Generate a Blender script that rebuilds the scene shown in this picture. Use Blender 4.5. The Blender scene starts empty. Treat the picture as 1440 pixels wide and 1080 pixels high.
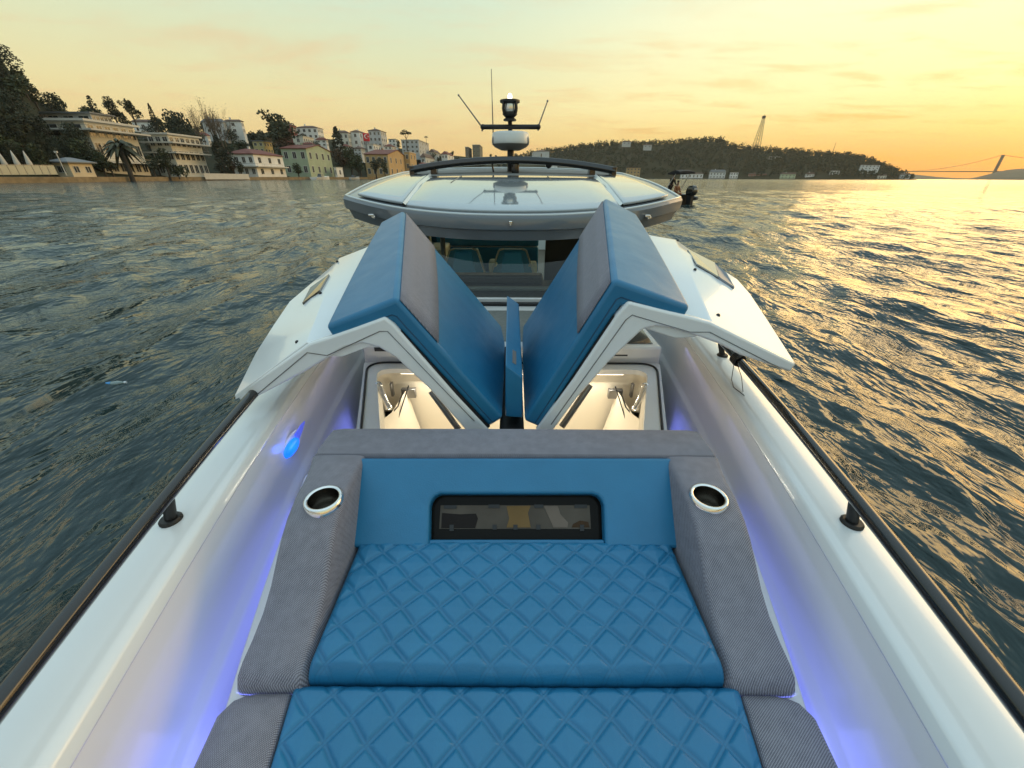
import bpy, bmesh, math, random
import numpy as np
from mathutils import Vector, Matrix
rad = math.radians
R = random.Random(11)
CZ = 1.8                                   # eye height above the water
F = 541.0; PITCH = math.atan(291/541); ROLL = rad(0.25)
scn = bpy.context.scene
COL = scn.collection
# ---------------------------------------------------------------- camera
_r0 = Vector((1,0,0)); _u0 = Vector((0,math.sin(PITCH),math.cos(PITCH))); FWD = Vector((0,math.cos(PITCH),-math.sin(PITCH)))
RT = _r0*math.cos(ROLL)+_u0*math.sin(ROLL); UP = _u0*math.cos(ROLL)-_r0*math.sin(ROLL)
cam = bpy.data.cameras.new('camera'); co = bpy.data.objects.new('camera', cam); COL.objects.link(co)
M = Matrix((RT, UP, -FWD)).transposed().to_4x4(); M.translation = Vector((0,0,CZ)); co.matrix_world = M
cam.sensor_width = 36; cam.lens = F/1440*36; cam.clip_start = .02; cam.clip_end = 30000
scn.camera = co
def ray(px,py): return RT*((px-720)/F)+UP*((540-py)/F)+FWD
def K(px,py,Y=None,z=None,D=None,X=None):
    """survey helper: point seen at a photo pixel at a known distance (Y), height below the eye (z), range D or offset X"""
    d = ray(px,py)
    if Y is not None: s = Y/d.y
    elif z is not None: s = z/d.z
    elif X is not None: s = X/d.x
    else: s = D/math.hypot(d.x,d.y)
    return d*s+Vector((0,0,CZ))
def Kp(px,py,p0,n):
    d = ray(px,py); o = Vector((0,0,CZ)); return o+d*((p0-o).dot(n)/d.dot(n))
def V(x,y,z): return Vector((x,y,z+CZ))      # z relative to the eye
# ---------------------------------------------------------------- objects
def origin(o):
    p = Vector((0,0,0))
    while o: p = p+o.location; o = o.parent
    return p
def tag(o,label=None,cat=None,group=None,kind=None):
    if label: o['label']=label
    if cat: o['category']=cat
    if group: o['group']=group
    if kind: o['kind']=kind
    return o
def thing(name,label,cat,loc=(0,0,0),group=None):
    o = bpy.data.objects.new(name,None); o.location = loc; o.empty_display_size=.2; COL.objects.link(o)
    return tag(o,label,cat,group)
class MB:
    def __init__(s): s.v=[]; s.f=[]
    def add(s,vs,fs):
        n=len(s.v); s.v+= [tuple(p) for p in vs]; s.f+=[tuple(i+n for i in f) for f in fs]; return s
    def box(s,x0,x1,y0,y1,z0,z1):
        return s.add([(x0,y0,z0),(x1,y0,z0),(x1,y1,z0),(x0,y1,z0),(x0,y0,z1),(x1,y0,z1),(x1,y1,z1),(x0,y1,z1)],
            [(0,3,2,1),(4,5,6,7),(0,1,5,4),(1,2,6,5),(2,3,7,6),(3,0,4,7)])
    def prism(s,poly,off):
        n=len(poly); off=Vector(off); a=[Vector(p) for p in poly]
        return s.add(a+[p+off for p in a],[tuple(range(n)),tuple(range(2*n-1,n-1,-1))]+[(i,(i+1)%n,(i+1)%n+n,i+n) for i in range(n)])
    def loft(s,secs,closed=True,caps=True):
        n=len(secs[0]); vs=[p for q in secs for p in q]; fs=[]
        m=n if closed else n-1
        for k in range(len(secs)-1):
            for i in range(m):
                j=(i+1)%n; fs.append((k*n+i,k*n+j,(k+1)*n+j,(k+1)*n+i))
        if closed and caps:
            fs.append(tuple(range(n))); fs.append(tuple((len(secs)-1)*n+i for i in reversed(range(n))))
        return s.add(vs,fs)
    def tube(s,path,r,n=8,closed=False):
        P=[Vector(p) for p in path]; secs=[]; N=len(P); rs=r if isinstance(r,(list,tuple)) else [r]*N
        up=None
        for i in range(N):
            a=P[(i-1)%N] if (closed or i>0) else P[i]; b=P[(i+1)%N] if (closed or i<N-1) else P[i]
            t=(b-a).normalized()
            if up is None: up=t.orthogonal().normalized()
            up=(up-t*up.dot(t))
            up = up.normalized() if up.length>1e-6 else t.orthogonal().normalized()
            w=t.cross(up)
            secs.append([P[i]+(up*math.cos(2*math.pi*k/n)+w*math.sin(2*math.pi*k/n))*rs[i] for k in range(n)])
        if closed: secs.append(secs[0])
        return s.loft(secs,True,not closed)
    def lathe(s,prof,c,n=24,ax=None):
        c=Vector(c); secs=[]
        for k in range(n):
            a=2*math.pi*k/n; secs.append([c+Vector((r*math.cos(a),r*math.sin(a),z)) for r,z in prof])
        secs.append(secs[0]); return s.loft(secs,False,False)
    def ball(s,c,rx,ry,rz,n=10,m=7):
        return s.lathe([(max(1e-4,math.sin(math.pi*i/m)),-math.cos(math.pi*i/m)) for i in range(m+1)],(0,0,0),n) if False else s._ball(c,rx,ry,rz,n,m)
    def _ball(s,c,rx,ry,rz,n,m):
        c=Vector(c); secs=[]
        for i in range(m+1):
            t=math.pi*i/m; rr=max(1e-3,math.sin(t))
            secs.append([c+Vector((rx*rr*math.cos(2*math.pi*k/n),ry*rr*math.sin(2*math.pi*k/n),-rz*math.cos(t))) for k in range(n)])
        return s.loft(secs,True,True)
    def build(s,name,mat,parent=None,smooth=None,bevel=0,seg=2,fix=True,sub=0):
        me=bpy.data.meshes.new(name); o0=origin(parent) if parent else Vector((0,0,0))
        me.from_pydata([(x-o0.x,y-o0.y,z-o0.z) for x,y,z in s.v],[],s.f)
        if fix:
            bm=bmesh.new(); bm.from_mesh(me); bmesh.ops.remove_doubles(bm,verts=bm.verts,dist=1e-5); bmesh.ops.recalc_face_normals(bm,faces=bm.faces); bm.to_mesh(me); bm.free()
        if smooth: me.shade_smooth(); me.set_sharp_from_angle(angle=rad(smooth))
        me.materials.append(mat)
        o=bpy.data.objects.new(name,me); COL.objects.link(o)
        if parent: o.parent=parent
        if bevel:
            md=o.modifiers.new('bevel','BEVEL'); md.width=bevel; md.segments=seg; md.limit_method='ANGLE'; md.angle_limit=rad(28); md.harden_normals=False
            me.shade_smooth(); me.set_sharp_from_angle(angle=rad(50))
        if sub:
            md=o.modifiers.new('sub','SUBSURF'); md.levels=sub; md.render_levels=sub
        return o
def npmesh(name,verts,quads,mat,smooth=True,parent=None):
    me=bpy.data.meshes.new(name); verts=np.asarray(verts,np.float32); quads=np.asarray(quads,np.int32)
    if parent: verts=verts-np.array(origin(parent),np.float32)
    me.vertices.add(len(verts)); me.vertices.foreach_set('co',verts.ravel())
    k=quads.shape[1]; me.loops.add(quads.size); me.loops.foreach_set('vertex_index',quads.ravel())
    me.polygons.add(len(quads)); me.polygons.foreach_set('loop_start',np.arange(len(quads),dtype=np.int32)*k)
    me.update(calc_edges=True)
    if smooth: me.shade_smooth()
    me.materials.append(mat); o=bpy.data.objects.new(name,me); COL.objects.link(o)
    if parent: o.parent=parent
    return o
# ---------------------------------------------------------------- materials
def mat(name,color,rough=.5,metal=0,coat=0,ior=1.5,var=0,vscale=5,vcol=None,bump=0,bscale=50,rand=0,trans=0,emit=None,estr=0,sheen=0,spec=.5,stretch=None):
    m=bpy.data.materials.new(name); m.use_nodes=True; nt=m.node_tree; N=nt.nodes; L=nt.links; b=N['Principled BSDF']
    b.inputs['Base Color'].default_value=(*color,1); b.inputs['Roughness'].default_value=rough; b.inputs['Metallic'].default_value=metal
    b.inputs['Coat Weight'].default_value=coat; b.inputs['Coat Roughness'].default_value=.04; b.inputs['IOR'].default_value=ior; b.inputs['Specular IOR Level'].default_value=spec
    b.inputs['Transmission Weight'].default_value=trans; b.inputs['Sheen Weight'].default_value=sheen
    if emit: b.inputs['Emission Color'].default_value=(*emit,1); b.inputs['Emission Strength'].default_value=estr
    tc=None
    def coord():
        nonlocal tc
        if tc is None:
            t=N.new('ShaderNodeTexCoord'); tc=t.outputs['Object']
            if stretch:
                mp=N.new('ShaderNodeMapping'); mp.inputs['Scale'].default_value=stretch; L.new(tc,mp.inputs[0]); tc=mp.outputs[0]
        return tc
    cur=None
    if var:
        n=N.new('ShaderNodeTexNoise'); n.inputs['Scale'].default_value=vscale; n.inputs['Detail'].default_value=5; L.new(coord(),n.inputs['Vector'])
        cr=N.new('ShaderNodeMapRange'); cr.inputs[1].default_value=.3; cr.inputs[2].default_value=.7; L.new(n.outputs['Fac'],cr.inputs[0])
        mx=N.new('ShaderNodeMix'); mx.data_type='RGBA'; mx.inputs[6].default_value=(*color,1)
        vc=vcol or tuple(c*(1-var) for c in color); mx.inputs[7].default_value=(*vc,1); L.new(cr.outputs[0],mx.inputs[0]); cur=mx.outputs[2]
        rr=N.new('ShaderNodeMapRange'); rr.inputs[3].default_value=max(0,rough*.8); rr.inputs[4].default_value=min(1,rough*1.25); L.new(n.outputs['Fac'],rr.inputs[0]); L.new(rr.outputs[0],b.inputs['Roughness'])
    if rand:
        oi=N.new('ShaderNodeObjectInfo'); h=N.new('ShaderNodeHueSaturation')
        a=N.new('ShaderNodeMapRange'); a.inputs[3].default_value=1-rand; a.inputs[4].default_value=1+rand; L.new(oi.outputs['Random'],a.inputs[0]); L.new(a.outputs[0],h.inputs['Value'])
        a2=N.new('ShaderNodeMapRange'); a2.inputs[3].default_value=.5-rand*.06; a2.inputs[4].default_value=.5+rand*.04; L.new(oi.outputs['Random'],a2.inputs[0]); L.new(a2.outputs[0],h.inputs['Hue'])
        if cur: L.new(cur,h.inputs['Color'])
        else: h.inputs['Color'].default_value=(*color,1)
        cur=h.outputs[0]
    if cur: L.new(cur,b.inputs['Base Color'])
    if bump:
        n2=N.new('ShaderNodeTexNoise'); n2.inputs['Scale'].default_value=bscale; n2.inputs['Detail'].default_value=6; L.new(coord(),n2.inputs['Vector'])
        bp=N.new('ShaderNodeBump'); bp.inputs['Strength'].default_value=bump; bp.inputs['Distance'].default_value=.01; L.new(n2.outputs['Fac'],bp.inputs['Height']); L.new(bp.outputs[0],b.inputs['Normal'])
    return m
def fabric(name,ca,cb,period):
    """woven twill: two thread colours crossing on a fine diagonal, with wandering slubs"""
    m=bpy.data.materials.new(name); m.use_nodes=True; nt=m.node_tree; N=nt.nodes; L=nt.links; b=N['Principled BSDF']
    tc=N.new('ShaderNodeTexCoord'); s=2*math.pi/period/20
    def wave(direction,rot):
        mp=N.new('ShaderNodeMapping'); mp.inputs['Rotation'].default_value=rot; L.new(tc.outputs['Object'],mp.inputs[0])
        w=N.new('ShaderNodeTexWave'); w.wave_type='BANDS'; w.bands_direction='X'; w.inputs['Scale'].default_value=s; w.inputs['Distortion'].default_value=1.2; w.inputs['Detail'].default_value=2; w.inputs['Detail Scale'].default_value=3
        L.new(mp.outputs[0],w.inputs[0]); return w.outputs['Fac']
    w1=wave('X',(0,rad(20),rad(52))); w2=wave('X',(rad(20),0,rad(-38)))
    mul=N.new('ShaderNodeMath'); mul.operation='MULTIPLY'; L.new(w1,mul.inputs[0]); L.new(w2,mul.inputs[1])
    ad=N.new('ShaderNodeMath'); ad.operation='MULTIPLY_ADD'; ad.inputs[1].default_value=.6; L.new(w1,ad.inputs[0]); L.new(mul.outputs[0],ad.inputs[2])
    n=N.new('ShaderNodeTexNoise'); n.inputs['Scale'].default_value=40; n.inputs['Detail'].default_value=6; L.new(tc.outputs['Object'],n.inputs['Vector'])
    ml=N.new('ShaderNodeMath'); ml.operation='MULTIPLY_ADD'; ml.inputs[1].default_value=.7; ml.inputs[2].default_value=-.35; L.new(n.outputs['Fac'],ml.inputs[0])
    ac=N.new('ShaderNodeMath'); ac.operation='ADD'; L.new(ad.outputs[0],ac.inputs[0]); L.new(ml.outputs[0],ac.inputs[1])
    mx=N.new('ShaderNodeMix'); mx.data_type='RGBA'; mx.inputs[6].default_value=(*ca,1); mx.inputs[7].default_value=(*cb,1); L.new(ac.outputs[0],mx.inputs[0]); L.new(mx.outputs[2],b.inputs['Base Color'])
    bp=N.new('ShaderNodeBump'); bp.inputs['Strength'].default_value=.35; bp.inputs['Distance'].default_value=.0006; L.new(ad.outputs[0],bp.inputs['Height']); L.new(bp.outputs[0],b.inputs['Normal'])
    b.inputs['Roughness'].default_value=.85; b.inputs['Sheen Weight'].default_value=.15
    return m
WHITE=mat('white gelcoat',(.76,.78,.78),.22,coat=.5,var=.05,vscale=3)
WHITE2=mat('white satin moulding',(.66,.67,.66),.35,coat=.2,var=.06,vscale=4)
LINER=mat('pale liner',(.74,.74,.76),.3,coat=.3,bump=.02,bscale=18)
ROOF=mat('grey hardtop paint',(.125,.145,.165),.3,coat=.6,var=.04,vscale=2)
ROOFP=mat('pale hardtop panel',(.28,.325,.35),.08,coat=1,var=.04,vscale=1.5)
BLUE=mat('blue marine leather',(.018,.160,.315),.36,var=.10,vscale=9,bump=.10,bscale=260,spec=.45)
def soften(m,scale,dist,st):
    nt=m.node_tree; N=nt.nodes; L=nt.links; bs=N['Principled BSDF']; prev=bs.inputs['Normal'].links[0].from_socket if bs.inputs['Normal'].links else None
    tc=N.new('ShaderNodeTexCoord'); n=N.new('ShaderNodeTexNoise'); n.inputs['Scale'].default_value=scale; n.inputs['Detail'].default_value=2.5; n.inputs['Distortion'].default_value=.8; L.new(tc.outputs['Object'],n.inputs['Vector'])
    bp=N.new('ShaderNodeBump'); bp.inputs['Distance'].default_value=dist; bp.inputs['Strength'].default_value=st; L.new(n.outputs['Fac'],bp.inputs['Height'])
    if prev: L.new(prev,bp.inputs['Normal'])
    L.new(bp.outputs[0],bs.inputs['Normal'])
soften(BLUE,5.5,.018,.2)
GREY=fabric('grey woven fabric',(.090,.088,.112),(.268,.262,.305),.0033)
BLACK=mat('black rubber',(.012,.012,.013),.5,var=.3,vscale=20)
BLACKG=mat('black gloss tube',(.012,.012,.012),.16,coat=.3)
CHROME=mat('polished steel',(.75,.75,.74),.1,metal=1)
DSTEEL=mat('grey steel strut',(.2,.2,.2),.3,metal=.8)
CREAM=mat('cream cabin lining',(.72,.66,.54),.5,var=.06,vscale=3)
DGLASS=mat('smoked acrylic',(.010,.009,.008),.06,spec=.08)
WGLASS=mat('wing glass',(.05,.04,.03),.04,coat=.6)
DSTEELC=mat('polished steel cup',(.26,.245,.22),.22,metal=1)
GAP=mat('dark groove',(.03,.032,.035),.7)
def glassmat(name,tint,f0=.06):
    m=bpy.data.materials.new(name); m.use_nodes=True; nt=m.node_tree; N=nt.nodes; L=nt.links; N.remove(N['Principled BSDF'])
    t=N.new('ShaderNodeBsdfTransparent'); t.inputs[0].default_value=(*tint,1); g=N.new('ShaderNodeBsdfGlossy'); g.inputs['Roughness'].default_value=.02
    fr=N.new('ShaderNodeFresnel'); fr.inputs[0].default_value=1.45; mx=N.new('ShaderNodeMixShader'); L.new(fr.outputs[0],mx.inputs[0]); L.new(t.outputs[0],mx.inputs[1]); L.new(g.outputs[0],mx.inputs[2]); L.new(mx.outputs[0],N['Material Output'].inputs[0]); return m
GLASS=glassmat('tinted windscreen glass',(.84,.92,.88))
GLASS2=glassmat('clear side glass',(.93,.95,.94))
def quiltmat():
    m=BLUE.copy(); m.name='quilted blue leather'; nt=m.node_tree; N=nt.nodes; L=nt.links; bs=N['Principled BSDF']; src=bs.inputs['Base Color'].links[0].from_socket
    at_=N.new('ShaderNodeAttribute'); at_.attribute_name='thread'; mx=N.new('ShaderNodeMix'); mx.data_type='RGBA'; mx.inputs[7].default_value=(.012,.085,.17,1); L.new(src,mx.inputs[6]); L.new(at_.outputs['Fac'],mx.inputs[0]); L.new(mx.outputs[2],bs.inputs['Base Color']); return m
QUILT=quiltmat()
BLUELED=mat('blue lamp lens',(.02,.2,.9),.2,emit=(.006,.14,1.0),estr=1.3)
BLUESTRIP=mat('blue light strip',(.02,.05,.6),.3,emit=(.06,.10,1.0),estr=1.0)
WARMSTRIP=mat('warm light strip',(.9,.8,.6),.3,emit=(1.0,.86,.64),estr=3)
LAMP=mat('white masthead lamp',(.9,.9,.85),.2,emit=(1,.97,.85),estr=3)
# ================================================================ the motor boat
boat=thing('motorboat','white open motorboat with blue and grey sunpads and raised gull wing hatches','motorboat',(0,1.5,0))
def Xo(Y): return .79+.24*Y-.03*Y*Y if Y<3.6 else 1.265
def lerp(a,b,t): return a+(b-a)*t
YS=[-.5,-.2,0,.2,.4,.6,.8,1.0,1.2,1.4,1.6,1.8,2.0,2.3,2.6,3.0,3.5,4.2,5,6,7.5,9]
hull=MB(); secs=[]
for y in YS:
    x=Xo(y); sec=[]
    for s in (-1,1):
        pts=[(s*(x-.012),y,-.845),(s*(x+.0),y,-.90),(s*(x-.03),y,-1.35),(s*(x-.16),y,-2.2)]
        sec+= [V(*p) for p in (pts if s<0 else pts[::-1])]
    secs.append(sec)
hull.loft(secs,False)
n=8; e=len(secs)-1
hull.add(secs[0],[(0,1,2,3,4,5,6,7)]); hull.add(secs[-1],[(0,1,2,3,4,5,6,7)])
hull.build('hull',WHITE,boat,40)
for s in (-1,1):
    g=MB(); g.loft([[V(s*(Xo(y)-.0),y,-.838),V(s*(Xo(y)-.004),y,-.806),V(s*(Xo(y)-.03),y,-.8),V(s*(Xo(y)-.112),y,-.798),V(s*(Xo(y)-.135),y,-.808),V(s*(Xo(y)-.145),y,-.84)] for y in YS])
    g.build('gunwale',WHITE,boat,40,bevel=.006)
    rb=MB(); rb.loft([[V(s*(Xo(y)+.002),y,-.842),V(s*(Xo(y)+.03),y,-.85),V(s*(Xo(y)+.034),y,-.868),V(s*(Xo(y)+.028),y,-.885),V(s*(Xo(y)+.002),y,-.892)] for y in YS]); rb.build('rub_rail',BLACK,boat,40)
    def xf(y):
        return s*(.45 if y<1.15 else lerp(.63,.93,min(1,(y-1.2)/.93)))
    l=MB(); yy=[-.5,-.2,0,.2,.4,.6,.8,1.0,1.149,1.151,1.3,1.5,1.7,1.9,2.13,2.4,2.8,3.3,4,5,6.5]
    l.loft([[V(s*(Xo(y)-.142),y,-.836),V(s*(Xo(y)-.150),y,-.88),V(s*(Xo(y)-.157),y,-1.0),V(s*(Xo(y)-.162),y,-1.055),V(s*(Xo(y)-.167),y,-1.07),V(s*(Xo(y)-.178),y,-1.08),V(s*(Xo(y)-.184),y,-1.095),V(s*(Xo(y)-.19),y,-1.27),V(s*(Xo(y)-.20),y,-1.35),V(s*(Xo(y)-.225),y,-1.40),V(s*(Xo(y)-.26),y,-1.42),V(xf(y),y,-1.42)] for y in yy],False)
    l.build('side_deck',LINER,boat,45,fix=False)
# ---- guard rails
def railx(Y): return Xo(Y)-.075-.02*max(0,Y-.3)/1.0*.3
for s in (-1,1):
    r=MB(); r.tube([V(s*railx(y),y,-.712) for y in np.linspace(-.5,3.4,40)],.0175,12)
    ro=r.build('guard_rail',BLACKG,boat,60)
    for y in (-.45,.72,1.80,2.9):
        t=MB(); a=V(s*(Xo(y)-.052),y,-.798); b=V(s*railx(y),y,-.715)
        t.tube([a,b],.0135,14); t.lathe([(.0001,.009),(.022,.009),(.026,.004),(.026,-.002)],a,18); t.build('stanchion',BLACK,boat,50)
w=MB(); yb=1.55
for k in range(4): w.tube([V(railx(yb+k*.012)+.024*math.cos(a),yb+k*.012+.006*math.sin(a*2),-.712+.024*math.sin(a)) for a in np.linspace(0,2*math.pi,14)[:-1]],.007,6,True)
w.tube([V(railx(yb)-.01,yb+.02,-.73),V(railx(yb)-.03,yb-.03,-.79),V(railx(yb)-.05,yb-.09,-.796),V(railx(yb)-.04,yb-.16,-.797)],.0016,6)
w.tube([V(railx(yb)+.005,yb+.03,-.73),V(railx(yb)-.01,yb-.06,-.76),V(railx(yb)-.03,yb-.13,-.796)],.0016,6)
w.build('rope_lashing',BLACK,boat,60)
# ---- courtesy lamp (lit) on the side liner + bezel, and a second one opposite
for s in (-1,):
    c=V(s*(Xo(1.24)-.158),1.24,-.945)
    b=MB(); pts=[]
    for k in range(20):
        a=2*math.pi*k/20; ry=.085*math.cos(a); rz=.040*math.sin(a)
        pts.append(c+Vector((s*.004,ry,rz+.010*math.cos(a)-.006)))
    b.prism(pts,(-s*.010,0,0)); bz=b.build('courtesy_lamp',LINER,boat,30,bevel=.003)
    q=MB(); q.prism([c+Vector((-s*.0075,y_,z_)) for y_,z_ in ((.02,-.012),(.07,.006),(.105,.026),(.112,.036),(.075,.038),(.03,.028))],(-s*.004,0,0)); q.build('lamp_recess',mat('painted blue recess glow',(.2,.25,.7),.4,emit=(.03,.06,1.0),estr=.35),bz)  # lamp's glow in the recess put in as blue colour and emission
    q=MB(); q._ball(c+Vector((-s*.006,-.014,-.006)),.016,.058,.030,16,10); q.build('lens',BLUELED,bz,60)
# ---- sun lounge
SX=.012
def VS(x,y,z): return V(x+SX,y,z)
def pw(y): return .605+(0 if y<.35 else .30*(y-.35)*(1-.25*(y-.35)))
PED=MB(); PED.loft([[VS(-pw(y)+.02,y,-.985),VS(pw(y)-.02,y,-.985),VS(pw(y),y,-.992),VS(pw(y)+.004,y,-1.03),VS(pw(y)-.02,y,-1.045),VS(pw(y)-.012,y,-1.43),VS(-pw(y)+.012,y,-1.43),VS(-pw(y)+.02,y,-1.045),VS(-pw(y)-.004,y,-1.03),VS(-pw(y),y,-.992)] for y in (-.5,-.1,.35,.5,.65,.8,.95,1.115)])
ped=PED.build('sunpad_base',WHITE2,boat,30,bevel=.006)
def quilt(name,hw,y0,y1,ztop,th,rf,rb,rs,a,b,parent,taper=0.,step=.0021,ox=0.,nophase=0):
    nx=int(2*hw/step); ny=int((y1-y0)/step)
    x=np.linspace(-hw,hw,nx); y=np.linspace(y0,y1,ny); X,Y=np.meshgrid(x,y)
    wob=.0016*np.sin(X*31+Y*17)+.0013*np.sin(Y*43-X*23)
    p=(X+ox+wob)/a+(Y+wob)/b; q=(X+ox-wob)/a-(Y-wob)/b; cs=a*b/math.hypot(a,b)
    dp=np.abs(p-np.round(p))*cs; dq=np.abs(q-np.round(q))*cs
    def g(t):
        t2=np.maximum(t-.0028,0); u_=np.clip(t2/.0085,0,1); return u_*(2-u_)
    rr=np.random.RandomState(5); cell=rr.uniform(.8,1.15,(80,80))
    ci=(np.floor(p).astype(int)%80); cj=(np.floor(q).astype(int)%80)
    h=(.0034*np.minimum(g(dp),g(dq))+.0018*g(dp)*g(dq)+.0030*np.clip(np.minimum(dp,dq)/.030,0,1))*cell[ci,cj]
    thr=np.maximum(np.exp(-((dp-.0030)/.0009)**2),np.exp(-((dq-.0030)/.0009)**2))
    h+=.0014*np.exp(-(dp/.0014)**2)+.0014*np.exp(-(dq/.0014)**2)
    def edge(t,r):
        u=np.clip(1-t/r,0,1); return r*(1-np.sqrt(np.maximum(0,1-u*u)))
    fade=np.clip(np.minimum.reduce([Y-y0,(y1-Y)+.004,hw-np.abs(X)])/.02,0,1)
    Z=ztop+h*fade-edge(Y-y0,rf)-edge(y1-Y,rb)-edge(hw-np.abs(X),rs)
    Z+=.004*np.sin(X*7+1)*np.sin(Y*9)*fade
    sc=1-taper*(y1-Y); P=np.stack([X*sc+SX,Y,Z+CZ],-1).reshape(-1,3)
    idx=np.arange(nx*ny).reshape(ny,nx); Q=np.stack([idx[:-1,:-1],idx[:-1,1:],idx[1:,1:],idx[1:,:-1]],-1).reshape(-1,4)
    # skirts
    ring=np.concatenate([idx[0,:],idx[1:,-1],idx[-1,-2::-1],idx[-2:0:-1,0]]); low=P[ring].copy(); low[:,2]=ztop-th+CZ
    n0=len(P); P=np.vstack([P,low]); m=len(ring); i=np.arange(m); j=(i+1)%m
    Q=np.vstack([Q,np.stack([ring[j],ring[i],n0+i,n0+j],-1)])
    o=npmesh(name,P,Q,QUILT,True,parent); at_=o.data.attributes.new('thread','FLOAT','POINT'); vals=np.zeros(len(P),np.float32); vals[:n0]=(thr*.55).ravel(); at_.data.foreach_set('value',vals); return o
quilt('seat_cushion',.449,.425,.760,-.925,.07,.034,.008,.016,.0885,.0805,ped,ox=.012)
quilt('footrest_cushion',.478,-.35,.4235,-.960,.05,.02,.020,.010,.0885,.0805,ped,taper=.33,ox=.03)
for s in (-1,1):     # grey woven ends of the foot cushion
    e=MB(); secs=[]
    for y in (-.35,0,.2,.34,.375,.395,.408):
        sc=1-.33*(.408-y); so=1-.17*(.408-y); zt=-.958-(.02*(1-math.sqrt(max(0,1-max(0,1-(.411-y)/.035)**2))))
        xi=.4785*sc; xe=.625*so-(.03 if y>.40 else (.012 if y>.38 else 0))
        secs.append([VS(s*xi,y,-1.03),VS(s*xi,y,zt-.006),VS(s*(xi+.006),y,zt),VS(s*(xe-.05),y,zt-.002),VS(s*(xe-.018),y,zt-.010),VS(s*xe,y,zt-.032),VS(s*(xe-.006),y,-1.03)])
    e.loft(secs); e.build('footrest_bolster',GREY,ped,50)
# armrests
AR=[(.955,-.770,.633),(.90,-.770,.618),(.85,-.770,.609),(.78,-.771,.602),(.72,-.786,.598),(.68,-.806,.5965),(.64,-.834,.595),(.59,-.874,.5945),(.54,-.902,.594),(.49,-.918,.594),(.45,-.926,.594),(.428,-.934,.593),(.414,-.952,.590),(.409,-.985,.587)]
for s in (-1,1):
    a=MB(); secs=[]
    for y,z,xe in AR:
        xi=.457+ (y-.42)*.028; zb=min(-.99,z-.035)
        secs.append([VS(s*(xi-.012),y,zb-.03),VS(s*(xi-.006),y,(z+zb)/2),VS(s*xi,y,z-.013),VS(s*(xi+.004),y,z-.004),VS(s*(xi+.013),y,z),VS(s*(xi+.06),y,z+.002),VS(s*(xe-.012),y,z-.001),VS(s*(xe+.002),y,z-.006),VS(s*(xe+.008),y,z-.02),VS(s*(xe+.012),y,zb-.03)])
    a.loft(secs); a.build('armrest',GREY,ped,50)
# backrest: grey top roll
b=MB(); secs=[]
for y,z in ((.958,-.775),(.962,-.768),(.975,-.764),(1.03,-.763),(1.085,-.766),(1.102,-.772),(1.112,-.79)):
    hw=.635
    secs.append([VS(-hw+.03*(y>1.1),y,-1.05),VS(-hw+.03*(y>1.1),y,z-.012),VS(-hw+.012+.03*(y>1.1),y,z),VS(0,y,z+.002),VS(hw-.012-.03*(y>1.1),y,z),VS(hw-.03*(y>1.1),y,z-.012),VS(hw-.03*(y>1.1),y,-1.05)])
b.loft(secs); b.build('backrest_roll',GREY,ped,40)
# backrest blue face: leaning panel with a cut-out for the window
tl=VS(-.472,.957,-.772); tr=VS(.472,.957,-.772); bl=VS(-.449,.752,-.935); br=VS(.449,.752,-.935)
def bp(px,py,d=0):     # point on the leaning face (photo survey), pushed d out of it
    n=(tr-tl).cross(bl-tl).normalized(); n=n if n.y<0 else -n
    return Kp(px,py,tl,n)+n*d
nB=(tr-tl).cross(bl-tl).normalized(); nB=nB if nB.y<0 else -nB
def face(pts,th,name,m,bev,out=0):
    q=MB(); q.prism([bp(px,py,out) for px,py in pts],-nB*th); return q.build(name,m,ped,40,bevel=bev,seg=3)
hole=[(604,770),(605,712),(608,703),(613,698),(620,695),(832,695),(839,697),(845,702),(848,711),(850,770)]
L0=[(505,645),(948,645),(951,700),(955,771)]
face([(503,645),(943,645),(954,771)]+hole[::-1]+[(495,770)],.045,'backrest_panel',BLUE,.009,.012)
g=MB(); g.prism([bp(x,y,-.034) for x,y in ((600,690),(855,690),(857,778),(597,778))],-nB*.012); gw=g.build('backrest_window',DGLASS,ped,20)
def strip(px0,py0,px1,py1,out=-.0335,th=.004):
    fr=MB(); fr.prism([bp(x,y,out) for x,y in ((px0,py0),(px1,py0),(px1,py1),(px0,py1))],nB*th); fr.build('window_clip',BLACK,gw)
strip(622,709,640,714); strip(686,708,702,713); strip(752,708,765,713); strip(810,708,828,713); strip(630,737,636,746); strip(692,737,698,744); strip(722,737,728,744); strip(755,737,761,744); strip(818,737,824,746)
# reflections in the smoked window, painted as a tan backing and flat patches
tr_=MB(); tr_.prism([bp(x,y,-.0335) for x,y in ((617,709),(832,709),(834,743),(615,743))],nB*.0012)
tr0=tr_.build('reflection_backing',mat('tan reflection backing',(.105,.088,.072),.3,var=.35,vscale=6,spec=.05),gw)
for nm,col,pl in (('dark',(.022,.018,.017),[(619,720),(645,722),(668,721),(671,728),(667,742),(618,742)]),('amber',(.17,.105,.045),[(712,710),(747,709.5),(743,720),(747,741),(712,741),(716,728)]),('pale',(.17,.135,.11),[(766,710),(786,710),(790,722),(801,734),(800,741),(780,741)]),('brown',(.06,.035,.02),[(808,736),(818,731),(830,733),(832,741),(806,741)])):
    q=MB(); q.prism([bp(x,y,-.0322) for x,y in pl],nB*.001); q.build('painted_reflection',mat(nm+' painted reflection',col,.35,var=.2,vscale=10,spec=.05),tr0 if False else gw)
lp=MB(); lp.prism([bp(x,y,.004) for x,y in ((604,759),(849,759),(852,772),(601,772))],-nB*.03); lp.build('backrest_flap',BLUE,ped,40,bevel=.004)
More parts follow.
